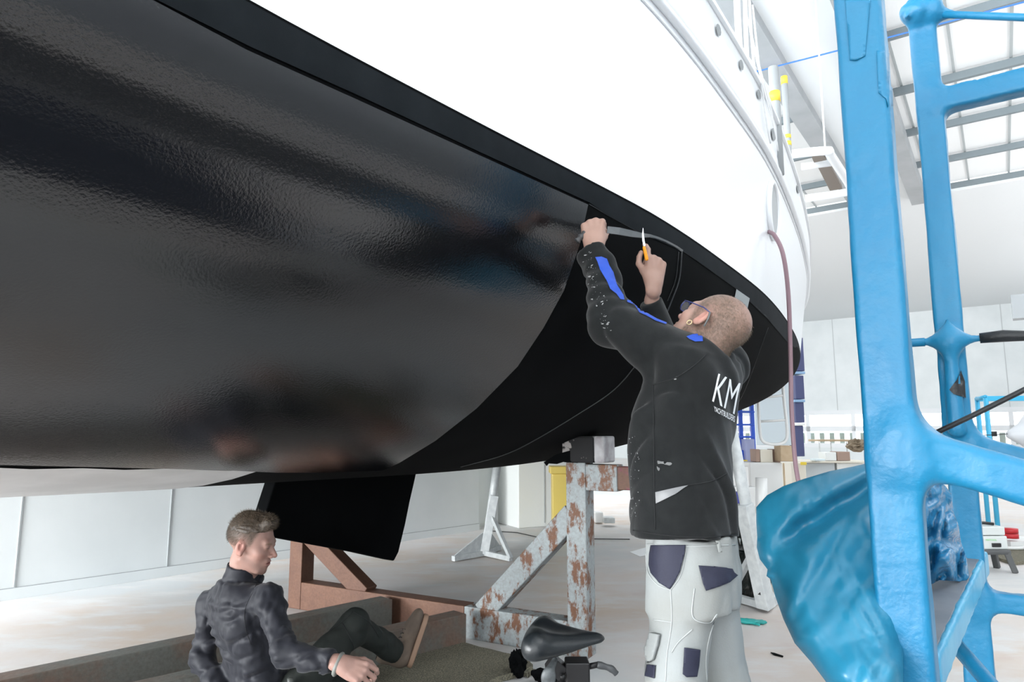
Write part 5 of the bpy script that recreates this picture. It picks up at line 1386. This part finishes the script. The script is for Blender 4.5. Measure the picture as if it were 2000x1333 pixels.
bm.faces.new(a); bm.faces.new(b[::-1]); [bm.faces.new([a[i], b[i], b[(i + 1) % n], a[(i + 1) % n]]) for i in range(n)]; bm_obj('blade', bm, M_blade, kn)
# strip of film: gripped roll, taut ribbon, end still on the hull
M_strip = mat('grey_strip', (0.11, 0.12, 0.125), 0.35, spec=0.6)
hx = on_hull([(1268, 461), (1290, 468), (1315, 480), (1332, 491)], 0.004)
rib = [P(1186, 449, 2.17), P(1210, 452, 2.27), P(1235, 457, 2.36), P(1252, 460, 2.43)] + [hx[0].lerp(P(1252, 460, 2.43), 0.4)] + hx[::6] + [hx[-1]]
wv = [0.011, 0.012, 0.011, 0.009, 0.007] + [0.006] * (len(rib) - 5)
bm = bmesh.new(); prev = None
for i, q in enumerate(rib):
    tw = 0.25 + 0.9 * (i / len(rib)); up = Vector((0.1, -math.sin(tw * 0.8), math.cos(tw * 0.8)))
    row = [bm.verts.new(q + up * wv[i] + Vector((0, -.0015, 0))), bm.verts.new(q - up * wv[i] + Vector((0, -.0015, 0))), bm.verts.new(q - up * wv[i] + Vector((0, .0015, 0))), bm.verts.new(q + up * wv[i] + Vector((0, .0015, 0)))]
    if prev: [bm.faces.new([prev[j], prev[(j + 1) % 4], row[(j + 1) % 4], row[j]]) for j in range(4)]
    prev = row
strip = tag(empty('film_offcut', rib[0]), 'grey film offcut held taut between the left fist and the hull', 'strip')
bm_obj('ribbon', bm, M_strip, strip)
bm = bmesh.new(); rl = [P(1152, 441, 2.17), P(1146, 452, 2.17), P(1139, 459, 2.17), P(1133, 465, 2.17), P(1127, 472, 2.17)]
add_tube(bm, curve_pts(rl, 4), [0.010 + 0.0022 * math.sin(i * 1.3) for i in range(17)], 10); bm_obj('rolled_end', bm, mat('dark_grey_roll', (0.05, 0.052, 0.055), 0.5, bump=0.4, bscale=80), strip, smooth=True)

# ---------------------------------------------------------------- the colleague sitting on the floor
M_sat = mat('navy_black_shirt', (0.0075, 0.0085, 0.014), 0.6, col2=(0.010, 0.011, 0.017), nscale=20, bump=0.12, bscale=150, bdist=0.002, sheen=0.1, spec=0.3)
M_trs = mat('dark_green_trousers', (0.0125, 0.016, 0.0145), 0.8, col2=(0.017, 0.02, 0.018), nscale=14, bump=0.25, bscale=200, bdist=0.002, spec=0.25)
sit = empty('person', Vector((P(505, 1340, 3.05).x, 3.05, 0)), 'person in a navy-black shirt sitting on the floor in front of the cradle beams', 'person')
tM = pose_M((0.985, -0.07, -0.17), (0.17, 0.0, 0.98)); tO = P(491, 1064, 3.05)
rS, rE, rW = P(524, 1168, 2.92), P(556, 1276, 2.76), P(655, 1296, 2.70)
lS, lE, lW = P(412, 1178, 3.20), P(397, 1290, 3.13), P(440, 1362, 3.0)
tNB = loc2w(tO, tM, (0, -0.025, -0.07)); tNb = P(470, 1138, 3.07)
rHO = P(663, 1297, 2.69); ry = Vector((0.93, -0.05, -0.30)).normalized(); rz = Vector((0.28, -0.75, 0.6)); rz = (rz - ry * rz.dot(ry)).normalized(); rx = ry.cross(rz)
TRM = basis(-rx if rx.z < 0 else rx, ry, rz)
def t_hand(p): return hand_local((p - V3(rHO)) @ TRM, [(0.5, 0.9, 0.5), (0.7, 1.0, 0.6), (0.8, 1.1, 0.6), (0.9, 1.1, 0.6)], [(0.034, 0.046, -0.016), (0.050, 0.070, -0.026), (0.052, 0.096, -0.036), (0.046, 0.114, -0.044)], (0.06, 0.0, -0.05, -0.1), 1.06, 0.015)
lHO = P(452, 1382, 2.96)
def t_lhand(p): return hand_local((p - V3(lHO)) @ basis((0, -1, 0), (1, 0, 0), (0, 0, 1)), [(0.1, 0.1, 0.1)] * 4, [(0.034, 0.046, -0.01), (0.05, 0.07, -0.012), (0.06, 0.09, -0.012), (0.065, 0.105, -0.012)])
def sit_body(p):
    d = near_only(p, tO, 0.22, lambda q: head_local((q - V3(tO)) @ tM, 0.001, jaw=0.98))
    d = smin(d, s_seg(p, tNB, tNb, 0.050, 0.060), 0.03)
    d = smin(d, smin(s_seg(p, lS, rS, 0.045, 0.045), s_seg(p, tNb, P(500, 1320, 3.08), 0.07, 0.10), 0.05), 0.03)
    for a, b, c in ((rS, rE, rHO), (lS, lE, lW)):
        d = smin(d, s_seg(p, a, b, 0.036, 0.028), 0.02); d = smin(d, s_seg(p, b, c, 0.026, 0.022), 0.01)
    d = smin(d, s_seg(p, lW, lHO, 0.021, 0.024), 0.01)
    d = smin(d, near_only(p, rHO + ry * 0.06, 0.17, t_hand), 0.008)
    return smin(d, near_only(p, lHO + Vector((.06, 0, 0)), 0.17, t_lhand), 0.008)
HAIR_T = (0.07, 0.052, 0.036)
def fade_t(v):
    up = sstep(v[:, 2] + 0.10 * v[:, 1], -0.03, 0.022)
    front = 1 - sstep(v[:, 1] - 0.35 * v[:, 2], 0.012, 0.035)
    ear = np.exp(-(((np.abs(v[:, 0]) - 0.084) / 0.02) ** 2 + ((v[:, 1] + 0.01) / 0.026) ** 2 + ((v[:, 2] + 0.006) / 0.036) ** 2))
    inh = (v[:, 2] > -0.08) & (np.abs(v[:, 0]) < 0.12) & (np.abs(v[:, 1]) < 0.14)
    return up * front * (1 - np.clip(ear * 1.6, 0, 1)) * inh
def sit_tint(pos):
    v = (pos - V3(tO)) @ tM; c = np.tile(np.array([0.34, 0.205, 0.17]), (len(pos), 1)); c = face_tint(v, c)
    return blend(c, HAIR_T, fade_t(v) * 0.9)
allp = [rS, rE, rW, lS, lE, lW, tO, rHO, lHO, P(500, 1320, 3.08)]
lo_ = (min(q.x for q in allp) - .13, min(q.y for q in allp) - .14, -0.01); hi_ = (max(q.x for q in allp) + .22, max(q.y for q in allp) + .16, max(q.z for q in allp) + .18)
sbody = sdf_obj('body', sit_body, lo_, hi_, 0.0036, M_skin, sit, color=sit_tint)
def thair(v):
    d = s_ell(v, (0, -0.014, 0.050), (0.0765, 0.099, 0.087))
    d = smin(d, s_seg(v, (-0.03, 0.062, 0.106), (0.03, 0.066, 0.104), 0.021, 0.021), 0.03)
    d = smin(d, s_seg(v, (0, 0.05, 0.119), (0, -0.05, 0.112), 0.02, 0.018), 0.03)
    cut = 0.052 + 0.20 * np.clip(v[:, 1], -0.1, 0.04) + 0.25 * np.clip(v[:, 1] - 0.04, 0, 1) - 0.16 * np.clip(-v[:, 1] - 0.05, 0, 0.1)
    d = smax(d, cut - v[:, 2], 0.012)
    d = smax(d, -s_ell(v, (0, 0.120, 0.040), (0.085, 0.062, 0.058)), 0.008)
    w = v + 0.004 * np.stack([vnoise(v * 22), vnoise(v * 22 + 9), vnoise(v * 22 + 17)], 1)
    return d + 0.0022 * vfold(w, (150, 24, 60)) 
hr = sdf_obj('hair', thair, (-0.11, -0.14, -0.02), (0.11, 0.12, 0.17), 0.0032, mat('brown_hair', (0.04, 0.028, 0.019), 0.5, col2=(0.07, 0.05, 0.034), nscale=25, stretch=(3, .6, 1), bump=0.5, bscale=90, bdist=0.003), sit, M=np.block([[tM, np.array([[tO.x], [tO.y], [tO.z]])], [np.zeros((1, 3)), 1]]))
me = sbody.data; co = np.empty(len(me.vertices) * 3, dtype=np.float32); me.vertices.foreach_get('co', co); co = co.reshape(-1, 3).astype(np.float64)
no = np.array([v.normal[:] for v in me.vertices]); hm = fade_t((co - V3(tO)) @ tM); rs = np.random.RandomState(9)
sel = np.where((hm > 0.35) & (rs.rand(len(hm)) < hm))[0]; dr = no[sel] * 0.3 + (tM @ np.array([0, -0.5, -0.7])); dr /= np.linalg.norm(dr, axis=1)[:, None]
strands('short_hair', co[sel], dr, 0.008, 0.0004, mat('hair_brown_dark', (0.05, 0.037, 0.025), 0.6), sit, 9); vv = np.array([v.co[:] for v in hr.data.vertices]); nn = np.array([v.normal[:] for v in hr.data.vertices]); vl = (vv - V3(tO)) @ tM
rs = np.random.RandomState(5); sel = np.where((vl[:, 2] > 0.07) & (rs.rand(len(vv)) < 0.45))[0]
sw = (tM @ np.array([0.0, 0.25, 0.2])); dr = nn[sel] * 0.5 + sw + np.where(vl[sel, 1:2] > 0.04, tM @ np.array([0, .5, 0]), tM @ np.array([0, -.7, 0])); dr /= np.linalg.norm(dr, axis=1)[:, None]
strands('hair_strands', vv[sel] - nn[sel] * 0.002, dr, 0.013, 0.0004, mat('hair_brown_light', (0.10, 0.075, 0.05), 0.5), sit, 5, 0.2)
sF = Vector((0.72, 0.69, 0)).normalized(); sR = Vector((0.69, -0.72, 0)).normalized()
SS = [(P(520, 1376, 3.08), .165, .125), (P(510, 1330, 3.08), .16, .12), (P(492, 1270, 3.07), .165, .12), (P(474, 1215, 3.06), .185, .125), (P(464, 1170, 3.06), .19, .11), (P(466, 1132, 3.07), .12, .085)]
sca, scb = loc2w(tO, tM, (0, -0.02, -0.088)), P(468, 1145, 3.07)
def shirt(p):
    d = torso_sdf(p, SS, sR, sF)
    d = smin(d, s_seg(p, lS - Z * .01, rS - Z * .01, 0.06, 0.06), 0.05); d = smin(d, s_seg(p, scb - Z * .03, scb + Z * .01, 0.09, 0.07), 0.05)
    for a, b, c in ((rS, rE, rW), (lS, lE, lW)):
        d = smin(d, s_seg(p, a, b, 0.062, 0.054), 0.035); d = smin(d, s_seg(p, b, c + (c - b) * 0.12, 0.055, 0.043), 0.03)
    w = p + 0.02 * np.stack([vnoise(p * 7), vnoise(p * 7 + 5), vnoise(p * 7 + 11)], 1)
    f = vfold(np.stack([w[:, 0] * 10 + w[:, 2] * 9, w[:, 1] * 9, w[:, 2] * 24 - w[:, 0] * 9], 1), (1, 1, 1), 4.0)
    g = vfold(np.stack([w[:, 0] * 34, w[:, 1] * 30, w[:, 2] * 18], 1), (1, 1, 1), 9.0)
    f = np.sign(f) * np.abs(f) ** 0.8; d = d + 0.009 * f + 0.004 * g
    ax = (rW - rE).normalized(); tt = (p - V3(rW - ry * 0.010)) @ V3(ax); rr = np.sqrt(((p - V3(rW)) ** 2).sum(1)); d = np.where(rr < 0.12, smax(d, tt, 0.004), d)
    d = smax(d, -s_seg(p, tNb + (sca - tNb) * 0.3, sca + (sca - tNb), 0.052, 0.052), 0.01)
    return smin(smax(d, 0.02 - p[:, 2], 0.004), collar(p, sca, scb, 0.068, 0.005), 0.01)
sh_ = sdf_obj('shirt', shirt, (lS.x - .13, rW.y - .14, 0), (rW.x + .08, lS.y + .16, sca.z + .05), 0.0065, M_sat, sit)
sb = bvh_of(sh_)
M_sseam = mat('shirt_seam', (0.004, 0.0045, 0.006), 0.6)
for pts in ([(508, 1128), (490, 1165), (478, 1195), (480, 1230), (490, 1260)],): seamline('seam', pts, sb, 0.0009, M_sseam, sit)
tube('watch', [rW + ry * 0.012 + Vector(TRM[:, 0].tolist()) * (math.cos(a * math.pi / 8) * .037) + Vector(TRM[:, 2].tolist()) * (math.sin(a * math.pi / 8) * .030) for a in range(16)], 0.009, mat('grey_watch', (0.17, 0.175, 0.16), 0.5), sit, 8, closed=True)
# legs
rH, rK, rA = P(588, 1346, 3.02), P(690, 1222, 3.24), P(772, 1276, 3.50)
lH, lK, lA = P(560, 1350, 3.18), P(690, 1322, 3.40), P(760, 1350, 3.05)
lK.z = 0.10; lA.z = 0.06
def strs(p):
    d = smin(s_seg(p, rH, rK, 0.092, 0.070), s_seg(p, rK, rA, 0.070, 0.054), 0.03)
    d = smin(d, smin(s_seg(p, lH, lK, 0.09, 0.07), s_seg(p, lK, lA, 0.068, 0.052), 0.02), 0.03)
    d = smin(d, s_ell(p, P(545, 1368, 3.09), (0.17, 0.14, 0.11)), 0.05)
    w = p + 0.015 * np.stack([vnoise(p * 8), vnoise(p * 8 + 5), vnoise(p * 8 + 11)], 1)
    f = vfold(np.stack([w[:, 0] * 11 + w[:, 2] * 8, w[:, 1] * 9, w[:, 2] * 10 - w[:, 0] * 7], 1), (1, 1, 1), 6.0)
    d = d + 0.0075 * f + 0.003 * vfold(w, (18, 18, 18), 3)
    ax = (rA - rK).normalized(); tt = (p - V3(rA)) @ V3(ax); rr = np.sqrt(((p - V3(rA)) ** 2).sum(1)); d = np.where(rr < 0.12, smax(d, tt, 0.004), d)
    return smax(d, 0.004 - p[:, 2], 0.003)
tr_ = sdf_obj('trousers', strs, (rH.x - .28, 2.85, -0.01), (rA.x + .1, 3.72, rK.z + .1), 0.0075, M_trs, sit)
tbv = bvh_of(tr_)
for pts in ([(600, 1256), (640, 1236), (668, 1216), (690, 1196)], [(668, 1216), (680, 1240), (690, 1262), (692, 1280)], [(690, 1196), (720, 1215), (740, 1245)]): seamline('seam', pts, tbv, 0.0014, M_sseam, sit)
M_suede = mat('brown_suede', (0.14, 0.105, 0.08), 0.85, col2=(0.10, 0.075, 0.06), nscale=12, bump=0.3, bscale=120, bdist=0.003)
heel = P(804, 1302, 3.57); sy = Vector((0.30, 0.18, 0.92)).normalized(); sz = Vector((-0.88, -0.12, 0.35)); sz = (sz - sy * sz.dot(sy)).normalized(); sx = sy.cross(sz)
BM_ = basis(sx, sy, sz); BO = heel + sz * 0.02
def boot(v):
    d = s_ell(v, (0, 0.025, 0.04), (0.038, 0.045, 0.045)); d = smin(d, s_ell(v, (0, 0.17, 0.028), (0.046, 0.062, 0.032)), 0.03)
    d = smin(d, s_seg(v, (0, 0.05, 0.035), (0, 0.14, 0.032), 0.036, 0.036), 0.03)
    d = smin(d, s_seg(v, (0, 0.025, 0.05), (0, 0.015, 0.115), 0.044, 0.043), 0.02)
    d = smax(d, -v[:, 2], 0.003); return smax(d, -s_seg(v, (0, 0.03, 0.09), (0, 0.03, 0.16), 0.034, 0.036), 0.004)
def sole(v):
    o_ = s_seg(v, (0, 0.03, -0.008), (0, 0.17, -0.008), 0.040, 0.049); return smax(smax(o_, v[:, 2] - 0.004, 0.003), -0.018 - v[:, 2], 0.003)
MM = np.block([[BM_, np.array([[BO.x], [BO.y], [BO.z]])], [np.zeros((1, 3)), 1]])
BM_ = BM_ * 1.14; MM = np.block([[BM_, np.array([[BO.x], [BO.y], [BO.z]])], [np.zeros((1, 3)), 1]])
bt = sdf_obj('boot', boot, (-.06, -.04, -.02), (.06, .25, .14), 0.0035, M_suede, sit, M=MM)
sdf_obj('sole', sole, (-.07, -.05, -.03), (.07, .26, .02), 0.0035, mat('pink_tan_sole', (0.30, 0.19, 0.13), 0.7), bt, M=MM)
y2 = Vector((0.62, -0.72, 0.12)).normalized(); z2 = Vector((0.0, 0.15, 1)); z2 = (z2 - y2 * z2.dot(y2)).normalized(); x2 = y2.cross(z2)
B2_ = basis(x2, y2, z2) * 1.1; O2 = Vector((lA.x, lA.y, 0.03)) - y2 * 0.03
M2_ = np.block([[B2_, np.array([[O2.x], [O2.y], [O2.z]])], [np.zeros((1, 3)), 1]])
bt2 = sdf_obj('boot', boot, (-.06, -.04, -.02), (.06, .25, .14), 0.006, M_suede, sit, M=M2_)
sdf_obj('sole', sole, (-.07, -.05, -.03), (.07, .26, .02), 0.006, mat('pink_tan_sole', (0.30, 0.19, 0.13), 0.7), bt2, M=M2_)
for k in range(4):
    y0 = 0.075 + k * 0.018; tube('lace', [loc2w(BO, BM_, (x, y0 + (0.006 if x > 0 else 0), 0.079 - 0.14 * k * 0.018 - abs(x) * 0.35)) for x in (-0.026, -0.013, 0, 0.013, 0.026)], 0.0022, mat('dark_lace', (0.03, 0.028, 0.025), 0.8), bt, 6)
tube('belt', [P(566, 1325, 2.93), P(569, 1345, 2.93)], 0.012, mat('grey_belt', (0.06, 0.065, 0.06), 0.5), sit, 8)
